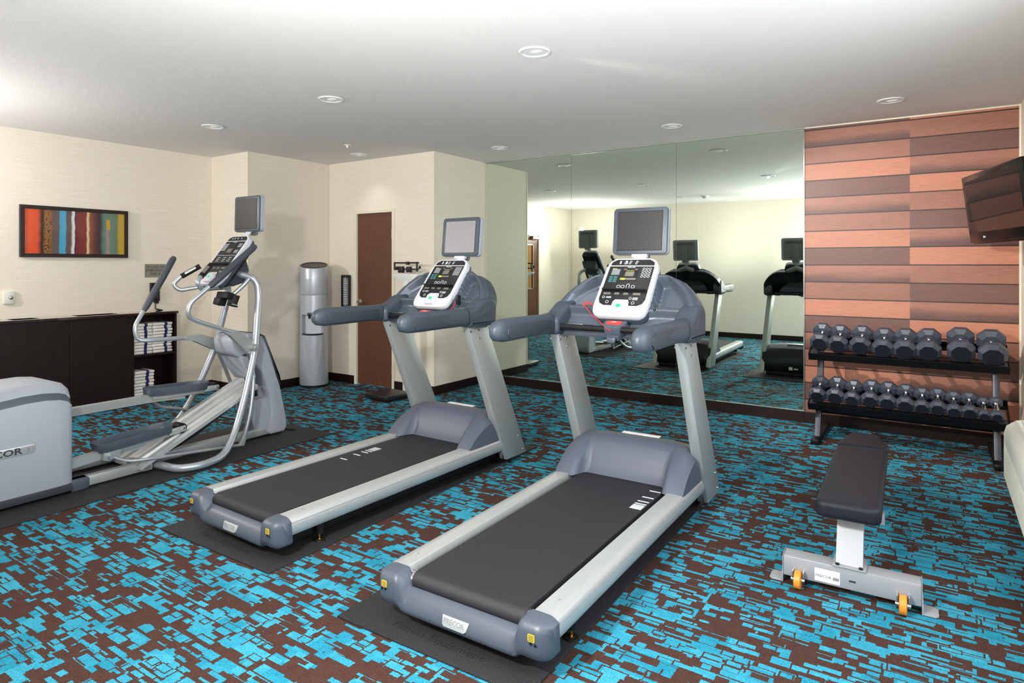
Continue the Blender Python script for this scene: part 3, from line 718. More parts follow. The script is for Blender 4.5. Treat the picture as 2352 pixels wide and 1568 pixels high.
        g = MB().prism([(.90, 1.078), (.93, 1.056), (1.30, 1.058), (1.36, 1.068), (1.36, 1.128), (.95, 1.128), (.905, 1.112)], 0, .0035, .0015, M=Matrix(((0, 0, 1, s * .392 + .0445), (1, 0, 0, 0), (0, 1, 0, 0), (0, 0, 0, 1))))
        q.bm.free(); g.build('grip_panel', 'grip_plastic', hr)
    # crossbar with heart-rate grips and the stop pod
    xb = MB().cyl((-.36, 1.455, 1.078), (.36, 1.455, 1.078), .0175).build('crossbar', 'black_rubber', T)
    for s in (-1, 1):
        q = MB(); q.cyl((s * .13, 1.455, 1.078), (s * .34, 1.455, 1.078), .0195); q.build('grip_sleeve', 'console_black', xb)
        q = MB(); q.box((s * .245 - .055, 1.446, 1.096), (s * .245 + .055, 1.464, 1.0985), .001); q.build('sensor_plate', 'steel_hardware', xb)
    Mq = frame((0, 1.47, 1.10), (1, 0, 0), (0, .9, .35))
    pd = MB(); pd.prism([(-.045, -.045), (.045, -.045), (.066, .0), (.066, .035), (-.066, .035), (-.066, .0)], -.045, .014, .006, M=Mq)
    pd.prism([(-.035, -.05), (.035, -.05), (.05, .0), (-.05, .0)], -.075, -.04, .006, M=Mq)
    pod = pd.build('stop_pod', 'cap_plastic', T)
    sb = MB().prism([(-.040, -.018), (.040, -.018), (.046, .010), (.036, .020), (-.036, .020), (-.046, .010)], .012, .020, .002, M=Mq).build('stop_button', 'stop_red', pod)
    text('stop_lettering', 'STOP', .012, 'label_white', Mq @ Matrix.Translation((0, .002, .0206)), sb, .0003)
    MB().prism(rpoly([(-.028, 0), (.028, 0), (.022, -.03), (-.022, -.03)], .01), -.01, .01, .004, M=frame((0, 1.425, 1.035), (1, 0, 0), (0, 0, 1))).build('heart_rate_module', 'painted_sheen_and_silver', pod)
    # console board, neck, monitor
    board(T, MC @ Matrix.Translation((0, .055, .018)), .435, .335, 'treadmill')
    nk = MB(); nk.tube([(0, 1.80, 1.44), (0, 1.875, 1.50), (0, 1.91, 1.58)], [.05, .04, .04], 12, flat=.35); nk.box((-.05, 1.835, 1.485), (.05, 1.87, 1.512), .006)
    nk.build('monitor_neck', 'white_plastic', T)
    q = MB(); q.tube([(-.1, 1.84, 1.36), (0, 1.86, 1.40), (.1, 1.84, 1.36)], [.06, .07, .06], 10, flat=.5); q.build('rear_boss', 'grey_back_plastic', T)
    monitor(T, frame((0, 1.848, 1.652), (1, 0, 0), (0, .10, .99)), .352, .29, 'screen_glass_dark' if near else 'screen_glass_painted_glare')
    # lanyard
    if near:
        q = MB(); q.tube([(-.185, 1.575, 1.20), (-.21, 1.56, 1.215), (-.235, 1.55, 1.205), (-.20, 1.54, 1.18), (-.155, 1.50, 1.15), (-.10, 1.47, 1.125), (-.03, 1.425, 1.085), (.0, 1.42, 1.075)], .0028, 6, fil=.02)
        q.tube([(-.185, 1.575, 1.20), (-.20, 1.57, 1.222), (-.24, 1.555, 1.215), (-.232, 1.545, 1.19)], .0028, 6, fil=.02)
        q.build('safety_cord', 'red_cord', T)
        MB().box((.195, 1.555, 1.185), (.206, 1.575, 1.2), .002).build('cord_clip', 'console_black', T)
    else:
        q = MB(); q.tube([(.235, 1.52, 1.185), (.232, 1.49, 1.15), (.215, 1.46, 1.12), (.19, 1.44, 1.09)], .0028, 6, fil=.03); q.build('safety_cord', 'red_cord', T)
        MB().box((.225, 1.53, 1.17), (.247, 1.56, 1.235), .004).build('cord_clip', 'console_black', T)
    return T
treadmill((-1.498, 1.850, 0), .6, 'grey treadmill nearest the camera, standing before the mirror with a dark blank screen', True)
treadmill((-3.015, 1.905, 0), -1.6, 'grey treadmill in the middle, beside the elliptical trainer, with a reflection painted on its screen', False)

# ------------------------------------------------------------------ elliptical trainer
def elliptical():
    T = empty('elliptical_trainer', (-4.76, 1.4, 0), .8); tag(T, 'silver elliptical trainer with moving handlebars standing left of the treadmills', 'elliptical trainer')
    # rear flywheel housing
    HW = .26
    st = [(-.47, .26, .05), (-.46, .36, .02), (-.42, .46, .006), (-.36, .545, 0), (-.26, .63, 0), (-.15, .675, 0), (0, .705, 0), (.14, .720, 0), (.25, .722, 0), (.33, .712, .002), (.375, .695, .008), (.400, .67, .02), (.412, .64, .05)]
    def zb(y): return .055 if y > -.2 else .055 + (-.2 - y) ** 1.6 * .9
    def sect(y, zt, k, kind):
        w_ = HW - k
        if kind == 'body':
            h = [(w_ - .006, zb(y)), (w_, zb(y) + .02), (w_, zt - .115), (w_ - .004, zt - .106)]
        elif kind == 'band': h = [(w_ - .008, zt - .112), (w_ - .008, zt - .104), (w_ - .014, zt - .085), (w_ - .026, zt - .064)]
        else: h = [(w_ - .026, zt - .070), (w_ - .027, zt - .062), (w_ - .036, zt - .038), (w_ - .060, zt - .012), (w_ - .10, zt)]
        return [(x, y, z) for x, z in h] + [(-x, y, z) for x, z in h[::-1]]
    hs = MB().loft([sect(y, z, k, 'body') for y, z, k in st]).build('flywheel_housing', 'housing_plastic', T, 50)
    MB().loft([sect(y - .003, z, k, 'band') for y, z, k in st]).build('accent_band', 'cap_plastic', hs, 50)
    MB().loft([sect(min(y, .40), z, k, 'lid') for y, z, k in st]).build('housing_lid', 'housing_plastic', hs, 50)
    MB().prism([(y, z) for y, z in ((.392, .075), (.40, .03), (-.12, .028), (-.30, .06), (-.40, .15), (-.30, .10), (-.12, .075))], -HW - .001, HW + .001, .002, M=Matrix(((0, 0, 1, 0), (1, 0, 0, 0), (0, 1, 0, 0), (0, 0, 0, 1)))).build('lower_skirt', 'ink_dark', hs)
    Mp = frame((HW * 1.0 + .001, .02, .34), (0, 1, 0), (0, 0, 1))
    bd = MB().prism(rrect(-.17, -.022, .175, .030, .012), -.004, .004, .002, M=Mp).build('badge', 'brushed_aluminium', hs)
    text('maker_lettering', 'PRECOR', .052, 'ink_dark', Mp @ Matrix.Translation((-.018, .003, .0045)), bd, .0006, xs=1.28, bold=.0012)
    text('country_lettering', 'USA', .017, 'ink_grey', Mp @ Matrix.Translation((.140, .003, .0045)) @ Matrix.Rotation(R(90), 4, 'Z'), bd, .0004)
    # base
    b = MB()
    for s in (-1, 1):
        MB().box((s * .20 - .03, .38, .022), (s * .20 + .03, .86, .085), .005).build('rear_beam', 'silver_powder', T)
    for s in (-1, 1): MB().prism([(s * .20 - .045, .395), (s * .20 + .045, .395), (s * .20 + .045, .48), (s * .20 + .03, .505), (s * .20 - .03, .505), (s * .20 - .045, .48)], .0095, .085, .012).build('rear_foot', 'cap_plastic', T)
    b = MB(); b.box((-.24, .83, .022), (.24, .90, .085), .005); b.box((.055, .86, .025), (.125, 2.0, .085), .005); b.build('base_beam', 'silver_powder', T)
    for x, y in ((.44, 1.05), (-.44, 1.05)): MB().lathe([(0, 0), (.018, 0), (.016, .005), (.006, .008), (.006, .03), (0, .03)], 14, (x, y, .0095)).build('leveling_foot', 'console_black', T)
    # ramp : two grooved aluminium tracks
    def ramp(y): return .085 + (y - .82) * .455
    def strip(x0, x1, nm, dz=0, y0=.80, y1=1.80, m='brushed_aluminium'):
        q = MB(); prof = [(x0, 0), (x0 + .012, .006), (x0 + (x1 - x0) * .30, .006), (x0 + (x1 - x0) * .36, -.012), (x0 + (x1 - x0) * .64, -.012), (x0 + (x1 - x0) * .70, .006), (x1 - .012, .006), (x1, 0), (x1, -.028), (x0, -.028)]
        q.loft([[(x, y, ramp(y) + z + dz) for x, z in prof] for y in (y0, y1)]); return q.build(nm, m, T, 30)
    a = strip(-.055, .145, 'ramp_track', y1=1.74); c = strip(.150, .285, 'ramp_track', y1=1.70)
    q = MB(); q.lathe([(0, 0), (.006, 0), (.006, .003), (0, .003)], 10, M=Matrix.Translation((-.02, 1.66, ramp(1.66) + .006))); q.lathe([(0, 0), (.006, 0), (.006, .003), (0, .003)], 10, M=Matrix.Translation((.125, 1.69, ramp(1.69) + .006))); q.build('track_screw', 'polished_chrome', a)
    q = MB(); q.loft([[(x, y, z) for x in (.0, .26) for z in ()] or [(-.02, y, ramp(y) - .03), (.25, y, ramp(y) - .03), (.22, y, ramp(y) - .03 - d), (.01, y, ramp(y) - .03 - d)] for y, d in ((.95, .01), (1.10, .05), (1.25, .06), (1.5, .04), (1.66, .03))]); q.build('ramp_belly', 'rack_leg', T, 50)
    q = MB(); q.cyl((-.02, .845, .07), (.28, .845, .07), .016); q.box((.10, .80, .03), (.16, .87, .10), .006); q.box((.19, .82, .03), (.23, .88, .09), .006); q.build('ramp_hinge', 'steel_hardware', T)
    # front tower
    tw = [(1.60, .86), (1.66, .885), (1.80, .88), (1.86, .85), (1.93, .68), (2.02, .42), (2.085, .14), (2.09, .05), (2.06, .018), (1.93, .02), (1.90, .05), (1.93, .20), (1.91, .38), (1.84, .56), (1.72, .68), (1.62, .74), (1.585, .80)]
    MX = Matrix(((0, 0, 1, 0), (1, 0, 0, 0), (0, 1, 0, 0), (0, 0, 0, 1)))
    tw2 = [(1.70, .88), (1.80, .88), (1.86, .85), (1.93, .68), (2.02, .42), (2.085, .14), (2.09, .05), (2.06, .018), (1.93, .02), (1.895, .05), (1.93, .20), (1.91, .38), (1.84, .56), (1.74, .68), (1.70, .78)]
    to = MB().prism(tw2, -.145, .145, .02, M=MX, seg=3).build('front_tower', 'housing_plastic', T, 50)
    MB().prism([(1.80, .885), (1.865, .855), (1.935, .685), (2.025, .425), (2.01, .50), (1.90, .74), (1.84, .86)], -.149, .149, .002, M=MX).build('tower_edge', 'cap_plastic', to)
    MB().prism([(1.585, .745), (1.575, .84), (1.60, .875), (1.72, .885), (1.75, .80), (1.73, .72), (1.64, .70)], -.125, .125, .018, M=MX, seg=3).build('tower_nose', 'housing_plastic', to, 50)
    MB().prism([(1.70, .86), (1.76, .80), (1.90, .40), (1.95, .20), (1.88, .40), (1.72, .72)], -.11, -.02, .01, M=MX).build('tower_slot', 'console_black', to)
    MB().prism([(1.72, .30), (1.80, .33), (1.94, .33), (1.95, .03), (1.86, .03), (1.80, .07)], -.02, .115, .015, M=MX, seg=3).build('motor_box', 'housing_plastic', to, 50)
    MB().prism([(1.64, .72), (1.72, .70), (1.80, .52), (1.77, .50), (1.68, .62)], -.135, .135, .012, M=MX, seg=3).build('link_cover', 'housing_plastic', to, 50)
    MB().tube([(-.10, 2.10, .05), (.0, 2.13, .03), (.10, 2.12, .016), (.16, 2.16, .014)], .006, 8, fil=.03).build('power_cord', 'black_rubber', T)
    # stance frame tubes
    for s in (-1, 1):
        pts = [(s * .05, 1.63, 1.385), (s * .20, 1.752, 1.33), (s * .205, 1.765, 1.18), (s * .22, 1.745, 1.08), (s * .27, 1.685, .75), (s * .33, 1.54, .37), (s * .385, 1.42, .15), (s * .46, 1.29, .045), (s * .50, 1.10, .040), (s * .44, .965, .040), (s * .16, .925, .045)]
        MB().tube(pts, .0265, 16, fil=.09).build('stance_tube', 'silver_tube', T, 60)
    # pivot, moving arms, lower links
    def arm(s, path, grip, link, bracket):
        a = MB(); a.tube(path, .0165, 14, fil=.09)
        am = a.build('moving_arm', 'silver_tube', T, 60)
        g = MB(); rr = []
        g.tube(grip, [.017, .024, .026, .026, .025, .018], 16); g.build('arm_grip', 'grip_plastic', am, 60)
        g = MB(); g.tube(grip[1:], [.006] * (len(grip) - 1), 8)
        # bracket plate
        p0, p1 = Vector(path[-1]), Vector(path[-2]); pv = Vector((s * .235, 1.672, .785))
        q = MB(); d = (p0 - p1).normalized(); n = Vector((1, 0, 0))
        up = Vector((0, -d.z, d.y)); up = up if up.z > 0 else -up
        pts = [p0 - d * .10 - up * .006 + up * .02, p0 + d * .02 + up * .022, pv + Vector((0, .035, .03)), pv + Vector((0, .03, -.05)), pv + Vector((0, -.035, -.045)), p0 - d * .03 - up * .03, p0 - d * .10 - up * .018]
        q.loft([[Vector((s * .215, v.y, v.z)) for v in pts], [Vector((s * .258, v.y, v.z)) for v in pts]]); q.build('arm_bracket', 'silver_powder', am, 30)
        q = MB(); q.cyl((s * .14, 1.672, .785), (s * .30, 1.672, .785), .030, n=24); q.cyl((s * .295, 1.672, .785), (s * .31, 1.672, .785), .022, .012, n=24); q.build('pivot_hub', 'silver_powder', am)
        l = MB(); l.tube([(s * .24, 1.672, .76), link[0], link[1], link[2]], .0155, 12, fil=.12); l.build('lower_link', 'silver_tube', am, 60)
        e = Vector(link[2]); q = MB(); q.prism([(e.y + .012, e.z + .085), (e.y - .012, e.z + .01), (e.y - .035, e.z - .02), (e.y - .028, e.z - .042), (e.y + .0, e.z - .045), (e.y + .018, e.z + .0), (e.y + .028, e.z + .07)], e.x - .014, e.x + .014, .003, M=MX); q.build('link_bracket', 'silver_powder', am, 30)
    arm(1, [(.325, 1.275, 1.29), (.30, 1.13, 1.165), (.295, 1.115, 1.075), (.27, 1.19, 1.035), (.24, 1.52, .915)],
        [(.322, 1.262, 1.277), (.324, 1.285, 1.296), (.326, 1.36, 1.358), (.33, 1.50, 1.475), (.334, 1.62, 1.572), (.334, 1.645, 1.59)],
        [(.30, 1.655, .50), (.32, 1.60, .25), (.315, 1.55, .09)], None)
    arm(-1, [(-.325, 1.135, 1.10), (-.30, 1.045, .97), (-.295, 1.065, .868), (-.27, 1.14, .86), (-.24, 1.50, .856)],
        [(-.322, 1.125, 1.085), (-.324, 1.145, 1.115), (-.326, 1.19, 1.195), (-.33, 1.28, 1.345), (-.334, 1.36, 1.485), (-.334, 1.375, 1.505)],
        [(-.30, 1.80, .55), (-.31, 1.90, .30), (-.30, 1.935, .12)], None)
    # pedals, pedal arms, link rods
    def pedal(s, y0, z0, y1, z1, rod):
        ang = math.atan2(z1 - z0, y1 - y0); Lp = math.hypot(z1 - z0, y1 - y0)
        M = Matrix.Translation((s * .165, y0, z0)) @ Matrix.Rotation(ang, 4, 'X')
        out = [(-.055, .0), (.055, .0), (.082, .03), (.088, Lp * .7), (.075, Lp - .03), (.03, Lp), (-.03, Lp), (-.075, Lp - .03), (-.088, Lp * .7), (-.082, .03)]
        def sc(k, z): return [M @ Vector((x * k, Lp / 2 + (y - Lp / 2) * (1 - (1 - k) * .35), z)) for x, y in out]
        p = MB(); p.loft([sc(.88, -.055), sc(.92, -.05), sc(1.0, .0), sc(1.0, .004), sc(.93, .004), sc(.86, -.034), sc(.5, -.036)])
        pd = p.build('pedal', 'cap_plastic', T, 50)
        q = MB()
        for k in range(7): q.box((-.055, .05 + k * .055, -.037), (.055, .065 + k * .055, -.034), M=M)
        q.build('tread_ribs', 'console_black', pd, 0)
        q = MB(); q.box((-.045, .03, -.085), (.045, Lp - .04, -.05), .004, M=M)
        q.build('pedal_tray', 'silver_powder', pd)
        A0 = M @ Vector((0, .05, -.075)); A1 = M @ Vector((0, Lp + .04, -.05))
        q = MB(); d = (A0 - Vector((s * .165, .35, z0 * 0 + (.19 if s > 0 else .44)))); 
        B0 = Vector((s * .165, .35, .165 if s > 0 else .435)); B1 = M @ Vector((0, Lp * .6, -.082))
        q.loft([[B + Vector((dx, 0, dz)) for dx, dz in ((-.026, -.028), (.026, -.028), (.026, .028), (-.026, .028))] for B in (B0, A0, B1)]); q.build('pedal_arm', 'silver_powder', pd, 30)
        q = MB(); q.box((.045, Lp - .05, -.075), (.062, Lp + .075, -.03), .006, M=M); q.box((-.062, Lp - .05, -.075), (-.045, Lp + .075, -.03), .006, M=M); q.build('roller_fork', 'silver_powder', pd)
        q = MB(); q.tube([M @ Vector((x, Lp + .055, -.05)) for x in (-.043, .043)], .036, 24); q.build('roller', 'black_rubber', pd)
        q = MB(); q.tube([M @ Vector((x, Lp + .055, -.05)) for x in (-.07, .07)], .009, 12); q.build('roller_axle', 'polished_chrome', pd)
        jx = s * .235; J = Vector((jx, rod[0][1], rod[0][2]))
        q = MB(); q.prism([(J.y - .04, J.z - .02), (J.y - .035, J.z + .05), (J.y + .03, J.z + .05), (J.y + .075, J.z + .02), (J.y + .05, J.z - .02), (J.y, J.z - .035)], jx - .035, jx - .005, .003, M=MX); q.build('rod_lug', 'silver_powder', pd, 30)
        q = MB(); q.tube(rod, .0115, 12, fil=.06); q.cyl((J.x - .02, J.y, J.z), (J.x + .02, J.y, J.z), .017); q.build('link_rod', 'silver_tube', pd, 60)
    pedal(1, .56, .262, 1.07, .300, [(.24, .63, .18), (.26, .72, .125), (.29, .85, .115), (.315, 1.52, .055)])
    pedal(-1, 1.065, .512, 1.545, .495, [(-.24, 1.13, .415), (-.26, 1.22, .33), (-.28, 1.35, .30), (-.30, 1.93, .085)])
    # console
    q = MB(); q.prism([(1.54, 1.30), (1.62, 1.27), (1.72, 1.30), (1.76, 1.40), (1.72, 1.52), (1.66, 1.50)], -.10, .10, .02, M=MX, seg=3); q.build('console_base', 'grip_plastic', T, 50)
    sl = math.atan2(.375, .292); MC = frame((0, 1.445, 1.285), (1, 0, 0), (0, math.cos(sl), math.sin(sl)))
    board(T, MC, .50, .31, 'elliptical')
    q = MB(); q.prism([(-.13, .03), (.13, .03), (.15, .2), (.14, .46), (-.14, .46), (-.15, .2)], -.085, -.03, .02, M=MC, seg=3); q.build('console_back', 'console_black', T, 50)
    MB().tube([(0, 1.76, 1.65), (0, 1.82, 1.72), (0, 1.84, 1.80)], [.04, .035, .035], 12, flat=.4).build('monitor_neck', 'white_plastic', T)
    monitor(T, frame((.0, 1.797, 1.868), (1, 0, 0), (0, .02, 1)), .335, .296, 'screen_glass_dark')
    # fixed handles with heart-rate grips
    for s in (-1, 1):
        p = [(.03, 1.60, 1.26), (.14, 1.41, 1.262), (.215, 1.275, 1.255), (.235, 1.222, 1.315), (.205, 1.268, 1.350), (.198, 1.282, 1.360)] if s > 0 else [(-.03, 1.60, 1.26), (-.12, 1.49, 1.27), (-.21, 1.345, 1.24), (-.235, 1.305, 1.288), (-.205, 1.355, 1.350), (-.198, 1.368, 1.358)]
        fh = MB().tube(p, .0165, 12, fil=.06).build('fixed_handle', 'silver_tube', T, 60)
        e = [Vector(p[-1]) + Vector((-s * .06, .105, .075)) * k for k in (-.1, 1)]
        MB().tube(e, .0205, 16).build('hand_grip', 'black_rubber', fh, 60)
        m = e[0].lerp(e[1], .5); dd = (e[1] - e[0]).normalized() * .045
        MB().tube([m - dd + Vector((0, -.003, .003)), m + dd + Vector((0, -.003, .003))], .0202, 12).build('sensor_plate', 'steel_hardware', fh, 60)
    # bottle and remote holders
    q = MB(); q.tube([(.17, 1.70, 1.33), (.16, 1.66, 1.28), (.12, 1.585, 1.20)], .017, 12, fil=.03); q.build('holder_stem', 'silver_tube', T, 60)
    q = MB(); Mh = Matrix.Translation((.075, 1.56, 1.20)) @ Matrix.Rotation(R(-18), 4, 'X')
    q.box((-.075, -.035, -.03), (.075, .03, .022), .006, M=Mh)
    q.box((-.075, -.045, -.085), (.005, .02, -.03), .005, M=Mh)
    q.build('accessory_holder', 'black_rubber', T)
    q = MB(); Mh = Matrix.Translation((.125, 1.60, 1.165)) @ Matrix.Rotation(R(-20), 4, 'X')
    rr = []
    for k in range(19):
        a = R(-200 + 220 * k / 18); rr.append([(.036 * math.cos(a), .036 * math.sin(a), -.04), (.036 * math.cos(a), .036 * math.sin(a), .035), (.041 * math.cos(a), .041 * math.sin(a), .035), (.041 * math.cos(a), .041 * math.sin(a), -.04)])
    q.loft([[Mh @ Vector(v) for v in r] for r in rr]); q.lathe([(0, -.052), (.042, -.052), (.042, -.045), (0, -.045)], 20, M=Mh); q.build('bottle_holder', 'black_rubber', T, 50)
elliptical()

# ------------------------------------------------------------------ cabinet, towels and things on the left wall
def cabinet():
    T = empty('towel_cabinet', (-6.92, 2.88, 0)); tag(T, 'low dark espresso cabinet with open towel shelves against the left wall', 'cabinet')
    x0, x1 = XA + .002 + 6.92, -6.785 + 6.92; Y1, Y2 = 2.06 - 2.88, 3.70 - 2.88; yo = 3.245 - 2.88
    c = MB(); c.box((x0, Y1, .06), (x1 - .02, yo, .925)); c.build('cabinet_body', 'espresso_wood', T, 0)
    for a, b in ((Y1 + .002, 2.683 - 2.88 - .0015), (2.683 - 2.88 + .0015, yo - .0015)): MB().box((x1 - .02, a, .065), (x1, b, .922), .001).build('door', 'espresso_wood', T, 0)
    MB().box((x0, Y1 + .01, 0), (x1 - .05, Y2 - .01, .06)).build('plinth', 'black_rubber', T, 0)
    s = MB(); s.box((x0, yo, .06), (x1, yo + .018, .925)); s.box((x0, Y2 - .018, .06), (x1, Y2, .925)); s.box((x0, yo, .06), (x0 + .008, Y2, .925)); s.build('shelf_sides', 'espresso_wood', T, 0)
    for z in (.075, .50): MB().box((x0 + .008, yo + .018, z), (x1 - .004, Y2 - .018, z + .018)).build('shelf', 'espresso_wood', T, 0)
    tp = MB().box((x0, Y1 - .01, .925), (x1 + .012, Y2 + .012, .950), .001).build('cabinet_top', 'cabinet_top', T, 0)
    for a, b in ((-.62, -.42), (-.10, .26)):
        MB().box((x0 + .07, a, .9495), (x1 - .05, b, .9508)).build('opening_shade_sheet', 'painted_void_black', tp, 0)  # flat black sheet, shade inside the hole put in as colour
        q = MB()
        for y in (a - .04, b + .04): q.lathe([(0, 0), (.006, 0), (.005, .006), (0, .008)], 10, M=Matrix.Translation((x0 + .05, y, .950)))
        q.build('stud', 'steel_hardware', tp)
cabinet()
def towel_proto():
    T = empty('folded_towel')
    rr = []; n = 7
    ys = [-.098, -.094, -.06, -.02, .02, .06, .094, .098]
    def ring(y, k):
        h = .0150 * k; w = .105
        pts = []
        for i in range(7): a = R(-90 + 180 * i / 6); pts.append((w - .012 + .014 * math.cos(a) * 1.0, y, h * math.sin(a) + .0155))
        for i in range(7): a = R(90 + 180 * i / 6); pts.append((-w + .012 + .014 * math.cos(a), y, h * math.sin(a) + .0155))
        return pts
    MB().loft([ring(y, .82 if abs(y) > .095 else 1 + .03 * math.sin(i * 2.1)) for i, y in enumerate(ys)]).build('towel_body', 'towel_white', T, 60)
    def r2(y):
        return [(x * 1.012, y_, (z - .0155) * 1.07 + .0155) for x, y_, z in ring(y, 1.02)]
    MB().loft([r2(.015), r2(.045)]).build('navy_stripe', 'towel_navy', T, 60)
    q = MB()
    for z in (-.004, .005):
        q.tube([(.1035, y, .0155 + z + .0008 * math.sin(y * 60)) for y in (-.095, -.05, 0, .012)], .0015, 6)
    q.build('fold_edge', 'towel_white', T)
    return T
TP = towel_proto(); first = True
ordn = ['topmost', 'second from the top', 'third from the top', 'fourth from the top', 'fifth from the top', 'sixth from the top', 'seventh from the top', 'eighth from the top', 'ninth from the top', 'tenth from the top']
def stack(y, z, n, where, ox=0, rot=0, lean=0):
    global first
    for i in range(n):
        t = TP if first else copy_tree(TP); first = False
        j = (n - 1 - i)
        t.location = (-6.915 + random.uniform(-.004, .004) + ox, y + random.uniform(-.005, .005) + lean * i, z + .0318 * i + .0003)
        t.rotation_euler = (0, 0, R(rot + random.uniform(-2.2, 2.2)))
        tag(t, 'striped white towel, %s in the %s' % (ordn[j], where), 'towel', 'folded towels in the cabinet')
stack(3.358, .518, 10, 'left stack on the upper shelf'); stack(3.562, .518, 10, 'right stack on the upper shelf')
stack(3.375, .0935, 8, 'stack on the bottom shelf')
def picture():
    T = empty('framed_picture', (XA, 2.849, 1.759)); tag(T, 'wide dark-framed abstract painting of colourful vertical stripes on the left wall', 'picture')
    f = MB(); w, h = .472, .2435
    f.box((0, -w, h - .035), (.03, w, h), .002); f.box((0, -w, -h), (.03, w, -h + .035), .002); f.box((0, -w, -h + .035), (.03, -w + .037, h - .035), .002); f.box((0, w - .037, -h + .035), (.03, w, h - .035), .002)
    f.build('frame', 'picture_frame', T, 0)
    p = MB().box((XA + .004, 2.849 - w + .036, 1.759 - h + .034), (XA + .020, 2.849 + w - .036, 1.759 + h - .034)).build('painting', 'striped_painting', None, 0)
    p.parent = T; p.matrix_parent_inverse = Matrix.Translation((-XA, -2.849, -1.759))
picture()
o = empty('emergency_sign', (XA, 3.612, 1.380)); tag(o, 'grey metal emergency dialling sign on the wall above the telephone', 'sign')
MB().box((0, -.111, -.072), (.004, .111, .072), .001).build('sign_plate', 'sign_metal', o, 0)
Ms = frame((.0045, 0, 0), (0, 1, 0), (0, 0, 1))
text('sign_lettering', 'IN CASE OF\nEMERGENCY\nDIAL 0', .036, 'ink_dark', Ms @ Matrix.Translation((0, .002, 0)), o, .0004)
o = empty('wall_switch', (XA, 2.298, 1.144)); tag(o, 'square metal wall plate with a round knob, left of the towel cabinet top', 'switch')
MB().box((0, -.043, -.058), (.02, .043, .058), .003).build('switch_plate', 'ptac_beige', o)
MB().lathe([(0, 0), (.018, 0), (.016, .010), (.006, .014), (0, .014)], 20, M=frame((.02, .012, .0), (0, 1, 0), (0, 0, 1))).build('knob', 'steel_hardware', o)
o = empty('wall_telephone', (XA, 3.60, 1.13)); tag(o, 'black wall telephone with handset, under the grey sign, above the cabinet end', 'telephone')
MB().box((0, -.050, -.08), (.03, .050, .12), .006).build('phone_base', 'console_black', o)
q = MB(); q.tube([(.045, 0, .10), (.068, 0, .07), (.070, 0, -.05), (.045, 0, -.09)], [.026, .019, .019, .028], 14, fil=.03); q.build('handset', 'black_shell', o, 60)
q = MB(); pts = [(.04 + .008 * math.cos(k * 1.1), -.005 + .008 * math.sin(k * 1.1), -.10 - .0018 * k) for k in range(36)]; q.tube(pts, .0022, 5); q.tube([(.04, 0, -.165), (.06, .03, -.175), (.075, .055, -.180)], [.008, .010, .006], 8, fil=.01); q.build('coiled_cord', 'console_black', o)
# ------------------------------------------------------------------ water cooler
def cooler():
    T = empty('water_cooler', (-6.178, 5.02, 0), 44); tag(T, 'tall silver cylindrical water cooler in the corner beside the closet door', 'water cooler')
    r = .162
    MB().lathe([(0, .0), (r - .02, .0), (r - .02, .03), (0, .03)], 40).build('foot_ring', 'cooler_black', T)
    MB().lathe([(0, .03), (r, .03), (r + .004, .06), (r + .002, .62), (0, .62)], 48).build('lower_body', 'cooler_silver', T)
    # dispensing bay between z .62 and .86 : back part plus cheeks
    m = MB(); rr = []
    a0 = R(50)
    for k in range(33):
        a = -math.pi / 2 + a0 + (2 * math.pi - 2 * a0) * k / 32
        rr.append((r * math.cos(a), r * math.sin(a)))
    c_, s_ = math.cos(-math.pi / 2 + a0), math.sin(-math.pi / 2 + a0)
    rr += [(r * math.cos(-math.pi / 2 - a0) , r * math.sin(-math.pi / 2 - a0)), (-.09, -.06), (.09, -.06)]
    m.prism(rr, .615, .865); m.build('dispensing_bay', 'cooler_silver', T, 30)
    MB().lathe([(0, .86), (r, .86), (r, 1.085), (r - .004, 1.09), (0, 1.09)], 48).build('tap_housing', 'cooler_silver', T)
    MB().lathe([(0, 1.092), (r - .002, 1.092), (r, 1.10), (r - .001, 1.28)], 48).build('bottle_cover', 'cooler_silver', T)
    SH = Matrix(((1, 0, 0, 0), (0, 1, 0, 0), (0, .22, 1, 0), (0, 0, 0, 1)))
    MB().lathe([(r - .001, 1.22), (r - .001, 1.425), (r - .006, 1.438), (r - .014, 1.438), (r - .02, 1.40), (r - .02, 1.22)], 48, M=SH).build('top_collar', 'cooler_silver', T)
    MB().lathe([(r - .004, 1.437), (r - .008, 1.444), (r - .018, 1.442), (r - .03, 1.415), (.04, 1.365), (0, 1.360), (0, 1.355), (.05, 1.358), (r - .016, 1.42)], 48, M=SH).build('top_dish', 'cooler_black', T)
    d = MB(); d.lathe([(0, .618), (.115, .618), (.125, .628), (.120, .638), (0, .628)], 32, (0, -.055, 0)); d.build('drip_tray', 'cooler_black', T)
    for x in (-.032, .018):
        q = MB(); q.box((x - .020, -.185, .852), (x + .020, -.12, .885), .004); q.tube([(x, -.165, .86), (x, -.168, .815)], [.017, .011], 10); q.build('tap', 'cooler_black', T)
    q = MB()
    pts = []
    for k in range(25):
        t = -1 + 2 * k / 24; z = .10 + .46 * abs(t) ** 2.4; ang = -math.pi / 2 + t * .62
        pts.append(((r + .0035) * math.cos(ang), (r + .0035) * math.sin(ang), z))
    q.tube(pts, .0022, 5); q.build('front_contour', 'white_plastic', T)
    MB().box((-.08, .10, .05), (.08, .15, 1.0), .01).build('rear_grille', 'cooler_black', T)
cooler()
